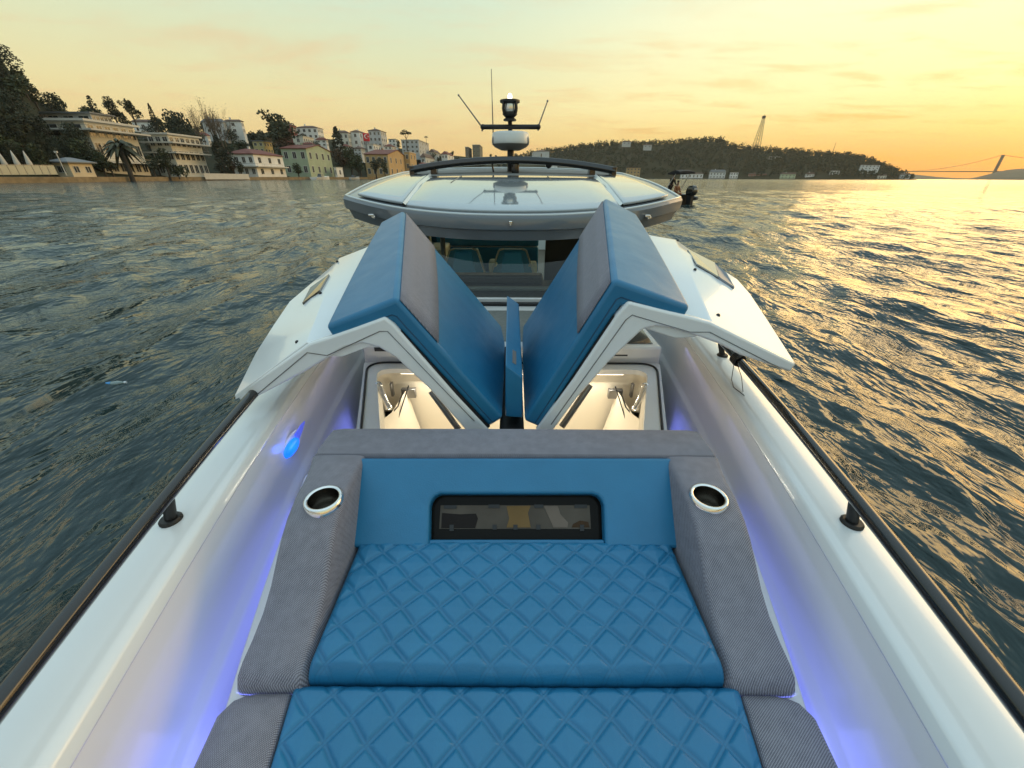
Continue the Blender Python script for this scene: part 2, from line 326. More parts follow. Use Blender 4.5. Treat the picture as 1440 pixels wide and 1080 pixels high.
# cup holders
for px,py in ((455,702),(996.5,699)):
    c=K(px,py,z=-.7695); s=1 if c.x>0 else -1
    q=MB(); q.lathe([(.0395,.004),(.042,.0062),(.046,.0066),(.0495,.0045),(.0507,-.022)],c,40); cup=q.build('cup_holder',CHROME,ped,60)
    q=MB(); q.lathe([(.0395,.004),(.0385,-.0),(.0375,-.05),(.034,-.062),(.026,-.066),(.022,-.0665),(.021,-.060),(.012,-.060),(.0001,-.0605)],c,40); q.build('cup_well',DSTEELC,ped,60)
# cut holes in the armrests for the cups
for ob in [o for o in bpy.data.objects if o.name.startswith('armrest')]:
    c=K(455,702,z=-.7695) if '.' not in ob.name else K(996.5,699,z=-.7695)
    cut=MB(); cut.lathe([(.0001,-.09),(.043,-.09),(.043,.05),(.0001,.05)],c,40); k=cut.build('cutter',BLACK)
    md=ob.modifiers.new('hole','BOOLEAN'); md.object=k; md.operation='DIFFERENCE'; md.solver='EXACT'
    dg=bpy.context.evaluated_depsgraph_get(); me=bpy.data.meshes.new_from_object(ob.evaluated_get(dg)); ob.modifiers.clear(); ob.data=me; bpy.data.objects.remove(k)
# blue strip lights under the sunpad edge
for s in (-1,1):
    q=MB(); q.loft([[VS(s*(pw(y)-.013),y,-1.060),VS(s*(pw(y)-.007),y,-1.060),VS(s*(pw(y)-.007),y,-1.066),VS(s*(pw(y)-.013),y,-1.066)] for y in (-.45,0,.35,.6,.9,1.08)]); q.build('light_strip',BLUESTRIP,ped)
def area(name,loc,direction,sx,sy,power,color):
    l=bpy.data.lights.new(name,'AREA'); l.shape='RECTANGLE'; l.size=sx; l.size_y=sy; l.energy=power; l.color=color
    o=bpy.data.objects.new(name,l); o.location=loc; o.rotation_euler=Vector(direction).to_track_quat('-Z','Y').to_euler(); COL.objects.link(o); return o
BLUEC=(.20,.24,1.0)
# ---- cabin trunk, hatch rim and lining
def trap(hw0,y0,hw1,y1,r,n=7):
    cs=[Vector((-hw0,y0,0)),Vector((hw0,y0,0)),Vector((hw1,y1,0)),Vector((-hw1,y1,0))]; out=[]
    for i in range(4):
        p=cs[i]; a=(cs[i-1]-p).normalized(); b=(cs[(i+1)%4]-p).normalized(); p0=p+a*r; p1=p+b*r
        for k in range(n+1):
            t=k/n; out.append(p0*(1-t)**2+p*2*t*(1-t)+p1*t*t)
    return out
ZR=-1.0
outer=trap(.625,1.175,.905,2.135,.03); gask=trap(.607,1.19,.880,2.118,.13); inner=trap(.535,1.26,.80,2.035,.11)
lowr=trap(.52,1.28,.79,2.045,.1)
def lift(ps,z): return [V(p.x,p.y,z) for p in ps]
t=MB(); t.loft([lift(trap(.655,1.16,.94,2.14,.03),-1.43),lift(outer,-1.03),lift(outer,ZR),lift(inner,ZR+.004),lift(inner,ZR-.025)],True,False)
trunk=t.build('cabin_trunk',WHITE2,boat,35)
gk=MB(); gk.tube(lift(gask,ZR+.006),.006,8,True); gk.build('hatch_gasket',BLACK,trunk,60)
t=MB(); t.loft([lift(inner,ZR-.024),lift(lowr,ZR-.06),lift(trap(.56,1.28,.82,2.06,.08),-1.3),lift(trap(.5,1.28,.76,2.06,.08),-1.74)],True,False); n=len(inner)
t.add(lift(trap(.5,1.28,.76,2.06,.08),-1.74),[tuple(range(n))]); lining=t.build('cabin_lining',CREAM,trunk,45)
# fittings inside the open hatch
ws=MB(); ws.box(-.66,.66,2.036,2.042,CZ-1.031,CZ-1.028); ws.build('light_strip',WARMSTRIP,trunk)
for s in (-1,1):
    rest=MB()
    a=V(s*.735,1.86,-1.015); b=V(s*.675,1.78,-1.11); c=V(s*.668,1.78,-1.40)
    rest.tube([a,a.lerp(b,.5)+Vector((0,-.008,.0)),b],.021,12); rest._ball(a,.024,.024,.024,12,8); rest._ball(b,.026,.024,.026,12,8)
    ra=rest.build('hatch_actuator',CHROME,trunk,50)
    q=MB(); q.tube([b,c],.022,14); q.build('ram',BLACKG,ra,50)
    q=MB(); q.tube([b+Vector((-s*.02,0,-.03)),b+Vector((-s*.05,.02,.0)),V(s*.61,1.88,-1.06)],.004,6); q.build('cable',GAP,ra,50); q=MB(); q.tube([b+Vector((-s*.025,0,-.12)),V(s*.62,1.9,-1.13),V(s*.59,1.93,-1.05)],.004,6); q.build('cable',GAP,ra,50)
    q=MB(); q.box(*sorted((s*.575,s*.66)),1.99,2.02,CZ-1.17,CZ-1.11); q.build('bracket',DSTEEL,trunk,bevel=.004); q=MB(); q.box(*sorted((s*.70,s*.715)),1.97,2.0,CZ-1.15,CZ-1.06); q.build('bracket',DSTEEL,trunk,bevel=.004)
    # curved partition at the hatch side
    q=MB(); q.loft([[V(s*(.71-.0*z),1.6,z),V(s*(.60+.05*math.sin((z+1.45)*4)),1.75,z),V(s*(.57+.06*math.sin((z+1.45)*4)),2.02,z)] for z in np.linspace(-1.7,-1.12,8)],False); q.build('partition',CREAM,trunk,60,fix=False)
# ---- aft deck between hatch and windscreen
q=MB(); q.box(-.905,.905,2.140,3.05,CZ-1.42,CZ-.897); ad=q.build('coach_deck',WHITE2,boat,bevel=.015)
for s in (-1,1):
    q=MB(); q.prism([V(s*.36,2.19,-.896),V(s*.86,2.19,-.896),V(s*.885,2.78,-.896),V(s*.36,2.78,-.896)],(0,0,.004)); q.build('skylight',mat('grey deck glass',(.05,.055,.055),.07,coat=.6),ad,bevel=.001)
q=MB(); q.prism([V(-.33,2.22,-.896),V(.33,2.22,-.896),V(.33,2.84,-.896),V(-.33,2.84,-.896)],(0,0,.003)); q.build('deck_centre',mat('grey deck centre',(.16,.175,.165),.5,var=.2,vscale=40),ad,bevel=.001)  # centre of the deck coloured a darker grey
q=MB(); q.box(-.93,.93,2.955,2.996,CZ-.895,CZ-.872); q.build('screen_seal',BLACK,ad,bevel=.004)
q=MB(); q.box(-.83,-.70,2.1375,2.1395,CZ-.93,CZ-.905); q.build('deck_latch',GAP,ad); q=MB(); q.box(.60,.70,2.1375,2.1395,CZ-.955,CZ-.945); q.build('deck_latch',GAP,ad)
# ---- gull wing lids
def off2(P,t,sg):
    """offset an open polyline in the XZ plane towards the inside of the roof shape"""
    out=[]
    nn=[]
    for i in range(len(P)-1):
        d=Vector((P[i+1].x-P[i].x,0,P[i+1].z-P[i].z)).normalized(); nn.append(Vector((-d.z,0,d.x))*sg)
    for i in range(len(P)):
        if i==0: o=nn[0]
        elif i==len(P)-1: o=nn[-1]
        else:
            m=(nn[i-1]+nn[i]).normalized(); o=m/max(.35,m.dot(nn[i]))
        out.append(P[i]+o*t)
    return out
LID={-1:dict(h=((708,588),(711,466)),r=((558,419),(567,296)),c=((457,459),(535,313)),
   kn=(431,481),kf=((477,363),2.33),tip=[(330,556),(360,495.5),(384,458),(407,424),(435.5,400),(462,378),(475,367)],tx=-1.03,
   fas=[(688,606),(641,556),(554,457),(541,446),(500,461),(465,473),(434,483),(330,556),(341,567),(356,561),(431,522),(484,490),(509,483),(532,489),(556,503),(603,547),(655,606)],
   gr=[(667,592),(545,466),(534,466),(460,500),(432,496),(358,558)],
   win=[(427,429),(438,407),(464,388),(451,411)],scr=[(476,369),(451,413),(419,482)],bar=((606,550),(645,604))),
 1:dict(h=((736,592),(734,462)),r=((863,393),(851,278)),c=((972,431),(896,302)),
   kn=(1001,453),kf=((950,337),2.33),tip=[(1119,511),(1082,453),(1055.5,413),(1038,393),(1004,371),(967,349),(953,339)],tx=1.02,
   fas=[(753,606),(806,534),(868,442),(884,424),(935,437),(966,444),(1000,453),(1119,511),(1113,524),(1042,500),(1011,484),(978,472),(944,462),(922,459),(904,464),(875,491),(856,510),(812,560),(778,606)],
   gr=[(775,597),(880,450),(889,443),(970,467),(998,467),(1095,517)],
   win=[(965.5,354),(979,374),(1009,392),(1031,407),(1020,387),(1004,372)],scr=[(952.5,339),(977,380),(1009,444.5)],bar=((830,541),(790,600)))}
YN,YF=1.25,2.5
PIPE=mat('dark blue piping',(.008,.06,.13),.5)
for s,P in LID.items():
    h=[K(*P['h'][0],Y=YN),K(*P['h'][1],Y=YF)]; r=[K(*P['r'][0],Y=YN),K(*P['r'][1],Y=YF)]; c=[K(*P['c'][0],Y=YN),K(*P['c'][1],Y=YF)]
    kn=K(*P['kn'],Y=YN); kf=K(*P['kf'][0],Y=P['kf'][1]); tips=[K(x,y,X=P['tx']) for x,y in P['tip']]
    sg=1 if s<0 else -1
    ts=[0,.15,.3,.5,.7,.85,1]
    def tipat(u):
        f=u*(len(tips)-1); i=min(int(f),len(tips)-2); return tips[i].lerp(tips[i+1],f-i)
    shell=MB(); secs=[]
    for i,u in enumerate(ts):
        Pl=[h[0].lerp(h[1],u),r[0].lerp(r[1],u),c[0].lerp(c[1],u)]
        of=off2(Pl,.084,sg); k=kn.lerp(kf,u); tp=tipat(i/(len(ts)-1))
        # concave shoulder between cushion edge and knee
        cc=of[2]; mid=cc.lerp(k,.5)+Vector((0,0,-.008)); rr=of[1]
        top=[of[0],of[1],cc,mid,k,k.lerp(tp,.5),tp]
        bot=off2(top,.035,sg); bot[-1]=tp+Vector((s*.004,0,-.02))
        secs.append(top+bot[::-1])
    shell.loft(secs); lid=shell.build('hatch_lid',WHITE,boat,28,bevel=.006)
    # near end flange
    f=MB(); f.prism([K(x,y,Y=YN-.012) for x,y in P['fas']],(0,.03,0)); f.build('lid_flange',WHITE,lid,30,bevel=.009,seg=3)
    gq=MB(); gq.tube([K(x,y,Y=YN-.0125) for x,y in P['gr']],.0018,6); gq.build('flange_seam',DSTEEL,lid,50)
    # cushion (blue), black seam under it, grey woven stripe beside the ridge
    cu=MB(); secs=[]
    for u in np.linspace(0,1,7):
        Pl=[h[0].lerp(h[1],u),r[0].lerp(r[1],u),c[0].lerp(c[1],u)]; bulge=.006*math.sin(math.pi*u)
        m1=Pl[0].lerp(Pl[1],.5); m2=Pl[1].lerp(Pl[2],.5); top=[Pl[0],m1,Pl[1],m2,Pl[2]]; nb=off2(top,-bulge,sg); nb[2]=Pl[1]
        bt=off2([Pl[0],Pl[1],Pl[2]],.072,sg); bt=[bt[0],bt[0].lerp(bt[1],.5),bt[1],bt[1].lerp(bt[2],.5),bt[2]]
        secs.append(nb+bt[::-1])
    cu.loft(secs); cs=cu.build('lid_cushion',BLUE,lid,30,bevel=.016,seg=4)
    P0=[h[0],r[0],c[0]]; e0=off2(P0,.045,sg); se=MB(); se.tube([p+Vector((0,-.0005,0)) for p in (e0[0].lerp(e0[1],.02),e0[0].lerp(e0[1],.5),e0[1].lerp(e0[0],.02),e0[1].lerp(e0[2],.04),e0[1].lerp(e0[2],.5),e0[2].lerp(e0[1],.05))],.0022,6); se.build('cushion_piping',PIPE,lid,60)
    sm=MB(); secs=[]
    for u in (-.003,.5,1):
        Pl=[h[0].lerp(h[1],u),r[0].lerp(r[1],u),c[0].lerp(c[1],u)]; a=off2(Pl,.066,sg)[:2]; b2=off2(Pl,.088,sg)[:2]; a[1]=a[0].lerp(a[1],.93-.10*max(0,u)); b2[1]=b2[0].lerp(b2[1],.93-.10*max(0,u))
        secs.append([a[0],a[1],b2[1],b2[0]])
    sm.loft(secs); sm.build('cushion_seam',BLACK,lid,30)
    st=MB(); f0=(.345,.27)
    rows=[]
    nin=(h[0]-r[0]).cross(r[1]-r[0]).normalized(); nin=nin if nin.x*s<0 else -nin
    for u in np.linspace(.006,.994,12):
        rr=r[0].lerp(r[1],u); hh=h[0].lerp(h[1],u); fr_=lerp(f0[0],f0[1],u)
        bul=.006*math.sin(math.pi*u)
        rows.append([rr.lerp(hh,t)+nin*(.0035+bul*(1-abs(2*t-1))) for t in (.022,fr_*.4,fr_*.75,fr_)])
    st.loft(rows,False)
    so=st.build('fabric_stripe',GREY,lid,60); md=so.modifiers.new('thick','SOLIDIFY'); md.thickness=.004; md.offset=0
    # wing window, screws, gas strut
    def wing(px,py,out=0):
        best=None; lo=[0,1,0,1]
        def pt(u,w): return kn.lerp(kf,u).lerp(tipat(u),w)
        rr_=ray(px,py).normalized(); o_=Vector((0,0,CZ))
        for it in range(5):
            du=(lo[1]-lo[0])/16; dw=(lo[3]-lo[2])/16; best=None
            for i in range(17):
                for j in range(17):
                    u=lo[0]+du*i; w_=lo[2]+dw*j; p=pt(u,w_)-o_; e_=(p-rr_*p.dot(rr_)).length
                    if best is None or e_<best[0]: best=(e_,u,w_)
            _,u,w_=best; lo=[max(0,u-du*1.5),min(1,u+du*1.5),max(0,w_-dw*1.5),min(1,w_+dw*1.5)]
        p=pt(u,w_); n_=(pt(min(1,u+.03),w_)-pt(max(0,u-.03),w_)).cross(pt(u,min(1,w_+.05))-pt(u,max(0,w_-.05))).normalized(); n_=n_ if n_.z>0 else -n_
        return p+n_*out,n_
    def wpatch(poly,out,name,m):
        out+=.008; top_=[wing(x,y,out)[0] for x,y in poly]; bot_=[wing(x,y,out-.02)[0] for x,y in poly]; q=MB(); k_=len(poly)
        q.add(top_+bot_,[tuple(range(k_)),tuple(range(2*k_-1,k_-1,-1))]+[(i,(i+1)%k_,(i+1)%k_+k_,i+k_) for i in range(k_)]); return q.build(name,m,lid)
    nw=(tips[0]-kn).cross(tipat(.6)-kn).normalized(); nw=nw if nw.dot(Vector((0,0,CZ))-kn)>0 else -nw
    if s<0: wpatch(P['win'],.003,'wing_window',WGLASS)
    else:
        wpatch(P['win'][:3]+P['win'][5:],.003,'wing_window',mat('sky tinted wing glass',(.34,.32,.27),.12,coat=.5))  # pale warm base colour carries the sky reflected in this window
        wpatch([(1004,373),(1010,393),(1031,407),(1020,387)],.0035,'wing_window_grey',mat('grey wing glass',(.2,.22,.25),.4))  # grey portion of the same window outline
        q=MB(); q.tube([wing(x,y,.003)[0] for x,y in ((965.5,354),(979,374),(1009,392),(1031,407))],.002,5); q.build('wing_seam',GAP,lid)
    for (x,y) in P['scr']:
        q=MB(); q._ball(wing(x,y,.003)[0],.0075,.0075,.0075,10,6); q.build('screw',BLACK,lid,60)
    q=MB(); q.tube([K(*P['bar'][0],Y=1.42),K(*P['bar'][1],Y=1.36)],.014,10); q.build('gas_strut',DSTEEL,lid,50)
# centre fin cushion between the lids
fn=MB()
T0=K(711,513,Y=1.30); T1=K(735,531,Y=1.30); B0=K(710.5,586,Y=1.295); B1=K(735,588,Y=1.295)
f0=K(713,415,Y=2.0); f1=K(729.5,427,Y=2.0); dz=Vector((0,0,-.34))
fn.loft([[T0,T1,B1,B0],[f0,f1,f1+dz,f0+dz]]); fin=fn.build('centre_cushion',BLUE,boat,30,bevel=.006,seg=3)
TAGM=mat('grey sewn label',(.16,.15,.15),.7)
q=MB()
for (x0,y0,x1,y1) in ((720.5,492,725.5,513),(721,451,726,462)):
    a=Kp(x0,y0,(T0+T1)/2,(T1-T0).cross(f0-T0).normalized()); 
    nfin=(T1-T0).cross(f0-T0).normalized(); nfin=nfin if nfin.z>0 else -nfin
    q=MB(); q.prism([Kp(x,y,T0,nfin)+nfin*.002 for x,y in ((x0,y0),(x1,y0+3),(x1,y1),(x0,y1-3))],-nfin*.004); q.build('sewn_label',TAGM,fin)
q=MB(); q.box(-.05,.05,1.2,2.6,CZ-.99,CZ-.90); q.build('hinge_beam',BLACK,boat)
# ---- windscreen, dash, seats
q=MB(); q.box(-.98,.98,2.999,3.03,CZ-.93,CZ-.845); cm=q.build('screen_coaming',WHITE2,boat,bevel=.006)
q=MB(); q.box(-.99,.99,3.031,3.75,CZ-1.3,CZ-.87); dash=q.build('dashboard',BLACK,boat,bevel=.02)
q=MB(); q.box(-.9,.9,3.3,3.36,CZ-.869,CZ-.835); q.build('dash_lip_reflection',mat('grey dash reflection',(.09,.095,.09),.5),dash,bevel=.01)  # grey strip painted in for the reflection at the dash front lip
q=MB(); q.box(-.55,.28,3.55,3.7,CZ-.869,CZ-.79); q.build('instrument_hood',BLACK,dash,bevel=.02)
q=MB(); q.loft([[V(x,3.02+.10*(abs(x))**2*.3,-.90),V(x*.97,3.40+.1*abs(x)**2*.3,-.402)] for x in np.linspace(-.98,.98,11)],False); q.build('windscreen',GLASS,boat,60,fix=False)
q=MB()
PILM=mat('dark pillar',(.03,.035,.035),.4)
for x in (-.94,.94):
    q=MB(); q.tube([V(x,3.16,-.90),V(x*.97,3.62,-.405)],.028,8); q.build('screen_pillar',PILM,boat,50)
q=MB(); q.tube([V(-.62,3.55,-.87),V(-.62,3.62,-.40)],.022,8); q.build('screen_pillar',PILM,boat,50)
SEATB=mat('navy seat leather',(.05,.27,.45),.45,var=.15,vscale=8)
TRIM=mat('pale seat trim',(.42,.43,.36),.5)
def helm(cx):
    st=MB(); y=4.25; w=.24
    st.loft([[V(cx-w,y,-1.0),V(cx+w,y,-1.0),V(cx+w,y+.12,-1.0),V(cx-w,y+.12,-1.0)],[V(cx-w,y+.03,-.93),V(cx+w,y+.03,-.93),V(cx+w,y+.14,-.93),V(cx-w,y+.14,-.93)],[V(cx-w*.62,y+.1,-.69),V(cx+w*.62,y+.1,-.69),V(cx+w*.62,y+.2,-.69),V(cx-w*.62,y+.2,-.69)]])
    o=st.build('helm_seat',SEATB,boat,40,bevel=.02,seg=3)
    q=MB(); q.tube([V(cx-w,y,-.95),V(cx-w*.62,y+.085,-.70),V(cx-w*.4,y+.088,-.68)],.011,6); q.build('piping',TRIM,o,50); q=MB(); q.tube([V(cx+w,y,-.95),V(cx+w*.62,y+.085,-.70),V(cx+w*.4,y+.088,-.68)],.011,6); q.build('piping',TRIM,o,50)
    q=MB(); q.loft([[V(cx-w*.55,y+.018,-.925),V(cx+w*.55,y+.018,-.925),V(cx+w*.55,y+.05,-.925),V(cx-w*.55,y+.05,-.925)],[V(cx-w*.38,y+.085,-.71),V(cx+w*.38,y+.085,-.71),V(cx+w*.38,y+.12,-.71),V(cx-w*.38,y+.12,-.71)]]); q.build('seat_panel',mat('blue seat panel',(.05,.33,.6),.4),o,30,bevel=.01)
    q=MB(); q.tube([V(cx-.09,y+.062,-.80),V(cx+.09,y+.062,-.80)],.005,6); q.build('seat_stitch',mat('faded stitch',(.06,.11,.15),.6),o)
    q=MB(); q.box(cx-.07,cx+.07,y,y+.1,CZ-1.42,CZ-1.0); q.build('pedestal',DSTEEL,o)
helm(0.0); helm(-.53)
CCM=mat('cream console',(.6,.6,.42),.5)
for xa,xb,za,zb in ((-.26,-.16,-.93,-.81),(.16,.27,-.95,-.83)):
    q=MB(); q.box(xa,xb,4.3,4.5,CZ+za,CZ+zb); q.build('cream_console',CCM,boat,bevel=.02)
q=MB(); q.box(-1.0,.34,4.8,5.25,CZ-1.42,CZ-1.1); se=q.build('settee',SEATB,boat,bevel=.02)
for za,zb,ya in ((-.80,-.685,5.3),(-1.15,-.81,5.26)):
    q=MB(); q.box(-1.0,.34,ya,5.45,CZ+za,CZ+zb); q.build('back_cushion',SEATB,se,bevel=.02)
LKM=mat('cream locker',(.62,.63,.5),.5)
for xa,xb,ya,yb_,zt_ in ((-1.02,-.80,4.6,5.2,-.74),(-.95,-.82,3.9,4.2,-.82)):
    q=MB(); q.box(xa,xb,ya,yb_,CZ-1.42,CZ+zt_); q.build('side_locker',LKM,boat,bevel=.02)
q=MB(); q.box(.36,1.02,4.4,4.46,CZ-1.42,CZ-.25); q.build('cockpit_bulkhead',mat('dark brown bulkhead',(.02,.017,.012),.4),boat)
q=MB(); q.box(-1.2,1.2,3.0,9,CZ-1.44,CZ-1.425); q.build('cockpit_floor',mat('cockpit teak',(.12,.09,.06),.6,var=.3,vscale=6,stretch=(1,8,1)),boat)
for s in (-1,1):
    q=MB(); q.box(*sorted((s*.96,s*1.0)),3.0,6.0,CZ-1.42,CZ-.88); w=q.build('cockpit_side',WHITE2,boat,bevel=.01)
    for y in (3.9,4.75,5.6):
        q=MB(); q.box(*sorted((s*.965,s*.995)),y,y+.10,CZ-.88,CZ-.2); q.build('window_pillar',mat('pale pillar',(.3,.33,.3),.4) if y==3.9 and s<0 else bpy.data.materials['pale pillar'],w,bevel=.01)
    q=MB(); q.box(*sorted((s*.978,s*.982)),3.62,6.0,CZ-.88,CZ-.2); q.build('side_glass',GLASS2,w)
# ---- hardtop
def zr(Y): return -.245+.19*(Y-3.15)-.035*(Y-3.15)**2 if Y<4.75 else -.0306+.07*(Y-4.75)
XW=1.46
def yf(x): return 3.10+.60*(abs(x)/XW)**2.4
def crown(x,Y): return .035*(1-(abs(x)/XW)**2)*min(1,max(0,(Y-3.3)/1.5))
xs=np.linspace(-XW,XW,41)
def ye(x): return 6.3-.5*(abs(x)/XW)**6
H=MB()
rows_top=[]; 
for v in np.linspace(0,1,16):
    rows_top.append([V(x,lerp(yf(x),ye(x),v),zr(lerp(yf(x),ye(x),v))+crown(x,lerp(yf(x),ye(x),v))) for x in xs])
secs=rows_top
H.loft(secs,False)
# rim fascia all round, leaning inwards at the bottom
per=rows_top[0]+[r[-1] for r in rows_top[1:]]+rows_top[-1][-2::-1]+[r[0] for r in rows_top[-2:0:-1]]
cen=Vector((0,4.6,CZ-.1))
def inset(ps,d,dz): 
    out=[]
    for p in ps:
        q=Vector((p.x-cen.x,p.y-cen.y,0)); out.append(Vector((p.x-q.x/abs(XW)*d*.9,p.y-q.y/1.5*d,p.z+dz)))
    return out
fas=[per,inset(per,-.012,-.02),inset(per,-.004,-.095),inset(per,.022,-.108),inset(per,.048,-.178),inset(per,.3,-.182)]
H.loft(fas,True,False); n=len(per)
H.add(fas[-1],[tuple(range(n))])
top=H.build('hardtop',ROOF,boat,38)
q=MB(); rows=[]
for v in np.linspace(0,1,8):
    row=[]
    for u in np.linspace(-1,1,21):
        x=1.30*u*(1-.05*v); Y=lerp(4.80 if abs(u)<.70 else 4.93,6.0-.25*abs(u)**4,v); row.append(V(x,Y,zr(Y)+crown(x,Y)+.006))
    rows.append(row)
q.loft(rows,False); q.build('roof_grip_area',mat('grey textured roof area',(.17,.178,.175),.7,var=.1,vscale=30,bump=.2,bscale=300,spec=.08),top,60)
rm=MB(); rm.tube([p+Vector((0,0,.004)) for p in inset(per,.012,0)],.010,8,True); rm.build('roof_rim',mat('pale roof rim',(.5,.55,.56),.2,coat=.6),top,60)
def panel(x0a,x1a,x0b,x1b,y0,y1,dz,name='roof_panel',m=ROOFP,corner=0):
    q=MB(); rows=[]
    for v in np.linspace(0,1,10):
        row=[]
        for u in np.linspace(0,1,10):
            x=lerp(lerp(x0a,x1a,u),lerp(x0b,x1b,u),v); ys_=yf(x)+.085; Y=lerp(max(ys_,y0),y1,v)
            row.append(V(x,Y,zr(Y)+crown(x,Y)+dz))
        rows.append(row)
    q.loft(rows,False); o=q.build(name,m,top,60); md=o.modifiers.new('t','SOLIDIFY'); md.thickness=.022; md.offset=-1
    b=o.modifiers.new('b','BEVEL'); b.width=.008; b.segments=2; b.limit_method='ANGLE'; b.angle_limit=rad(40)
panel(-.845,.845,-.90,.90,3.1,4.72,.016)
panel(-1.33,-.875,-1.20,-.935,3.1,4.86,.030)
panel(.875,1.33,.935,1.20,3.1,4.86,.030)
RIBM=mat('pale rib',(.6,.64,.63),.2,coat=.6)
for xa,xb in ((-.86,-.918),(.86,.918)):
    q=MB(); q.loft([[V(lerp(xa,xb,t)+dx,lerp(3.32,4.85,t),zr(lerp(3.32,4.85,t))+crown(xa,lerp(3.32,4.85,t))+dz) for dx,dz in ((-.02,.018),(0,.034),(.02,.018))] for t in (0,.5,1)],False); q.build('roof_rib',RIBM,top)
for x,y0 in ((-.55,4.2),(.37,4.35)):
    q=MB(); q.tube([V(x,4.7,zr(4.7)+crown(x,4.7)+.018),V(x-.05*(1 if x<0 else -.3),y0,zr(y0)+crown(x,y0)+.018)],.0035,6); q.build('roof_wire',DSTEEL,top)
for px,py,Y in ((524,302,3.36),(718,312,3.085),(912,303,3.36)):
    c=K(px,py,Y=Y); q=MB(); q.box(c.x-.03 if abs(c.x)>.2 else c.x-.012,c.x+.012,c.y-.015,c.y+.04,c.z-.012,c.z+.006); q.box(c.x-.008,c.x+.02 if abs(c.x)>.2 else c.x+.008,c.y-.014,c.y+.04,c.z-.026,c.z-.006); q.build('roof_latch',CHROME,top,bevel=.004)
# roof arch bar with feet
q=MB(); rows=[]
for x in np.linspace(-1,1,25):
    zc=.178-.105*abs(x)**2.0; xx=x*1.20
    rows.append([V(xx,5.16,zc-.04),V(xx,5.14,zc-.01),V(xx,5.17,zc+.035),V(xx,5.30,zc+.035),V(xx,5.33,zc-.01),V(xx,5.30,zc-.04)])
q.loft(rows)
for s in (-1,1):
    q.box(*sorted((s*1.16,s*1.215)),5.15,5.32,CZ-.04,CZ+.11); q.box(*sorted((s*.90,s*.97)),5.17,5.30,CZ-.04,CZ+.12)
q.tube([V(0.03,5.22,.0),V(.03,5.22,.19)],.045,10); q.tube([V(-.23,5.2,.05),V(-.25,5.2,.17)],.012,6); q._ball(V(.42,5.2,.13),.04,.04,.04,10,6)
arch=q.build('roof_arch',BLACKG,boat,40,bevel=.008)
# radar dome + mast + lantern + aerials
yr=5.45
def at(px,py): return K(px,py,Y=yr)
c=at(718,211); c.z+=0
wd=(at(745,200)-at(692,200)).length/2; hgt=at(718,186).z-c.z
q=MB(); q.lathe([(.001,0),(wd*.5,0),(wd*.82,.03),(wd*.97,.055),(wd,.075),(wd*.99,hgt*.6),(wd*.975,hgt-.025),(wd*.94,hgt-.007),(wd*.85,hgt),(.001,hgt)],c,40)
dome=q.build('radar_dome',mat('white radome',(.68,.7,.68),.35,coat=.2),boat,40)
q=MB(); q.lathe([(wd*.5,-.004),(wd*.84,.028),(wd*.985,.058)],c,40); q.build('dome_base',mat('grey dome base',(.2,.2,.19),.5),dome,60)
BDM=mat('grey badge',(.25,.25,.25),.4)
for a in (-24,-156):
    q=MB(); q._ball(c+Vector((wd*.965*math.cos(rad(a)),wd*.965*math.sin(rad(a)),hgt*.5)),.022,.02,.045,8,6); q.build('dome_badge',BDM,dome,60)
q=MB(); q.tube([V(c.x,yr,zr(yr)),Vector((c.x,yr,c.z+.01))],.04,10)
pt=yr+.06; top_=at(717,165); q.tube([Vector((c.x,pt,c.z+hgt*.6)),Vector((top_.x,pt,top_.z))],.026,10); ma=q.build('mast',BLACK,boat,50)
a0=at(679,178.5); a1=at(757,178.5); q=MB(); q.tube([a0,a1],.026,10); q._ball(a0,.03,.03,.03,8,6); q._ball(a1,.03,.03,.03,8,6); q.build('mast_crossbar',BLACK,ma,50)
for p,e in (((678,179),(645,134)),((757,178),(770,142))):
    q=MB(); q.tube([at(*p)+Vector((0,0,-.04)),at(*p),at(*e)],[.012,.009,.006],6); q._ball(at(*e),.012,.012,.012,6,5); q.build('whip_aerial',DSTEEL,ma,50)
q=MB(); q.tube([at(693.5,188),at(692.3,150),at(691,97)],[.008,.006,.004],6); q.build('whip_aerial',DSTEEL,ma,50)
# lantern: cage with plates, glass and lamp on top
lb=at(717,170); lt=at(717,141); hh=lt.z-lb.z; q=MB(); w=.10
q.lathe([(.001,0),(.075,0),(.075,.015),(.05,.03),(.085,.06),(.085,.075),(.001,.075)],lb,20)
q.lathe([(.001,hh-.035),(.085,hh-.035),(.115,hh-.02),(.115,hh),(.001,hh)],lb,20)
for k in range(4):
    a=rad(45+90*k); q.tube([lb+Vector((.085*math.cos(a),.085*math.sin(a),.07)),lb+Vector((.105*math.cos(a),.105*math.sin(a),hh*.55)),lb+Vector((.095*math.cos(a),.095*math.sin(a),hh-.02))],.018,6)
ln=q.build('mast_lantern',BLACK,ma,40)
q=MB(); q.lathe([(.001,.07),(.07,.075),(.082,hh*.5),(.07,hh-.03),(.001,hh-.03)],lb,20); q.build('lantern_glass',mat('clear lens',(.75,.76,.74),.08,metal=.6),ln,60)
q=MB(); q._ball(lb+Vector((0,0,hh+.03)),.026,.026,.036,12,8); q.build('masthead_light',LAMP,ma,60)
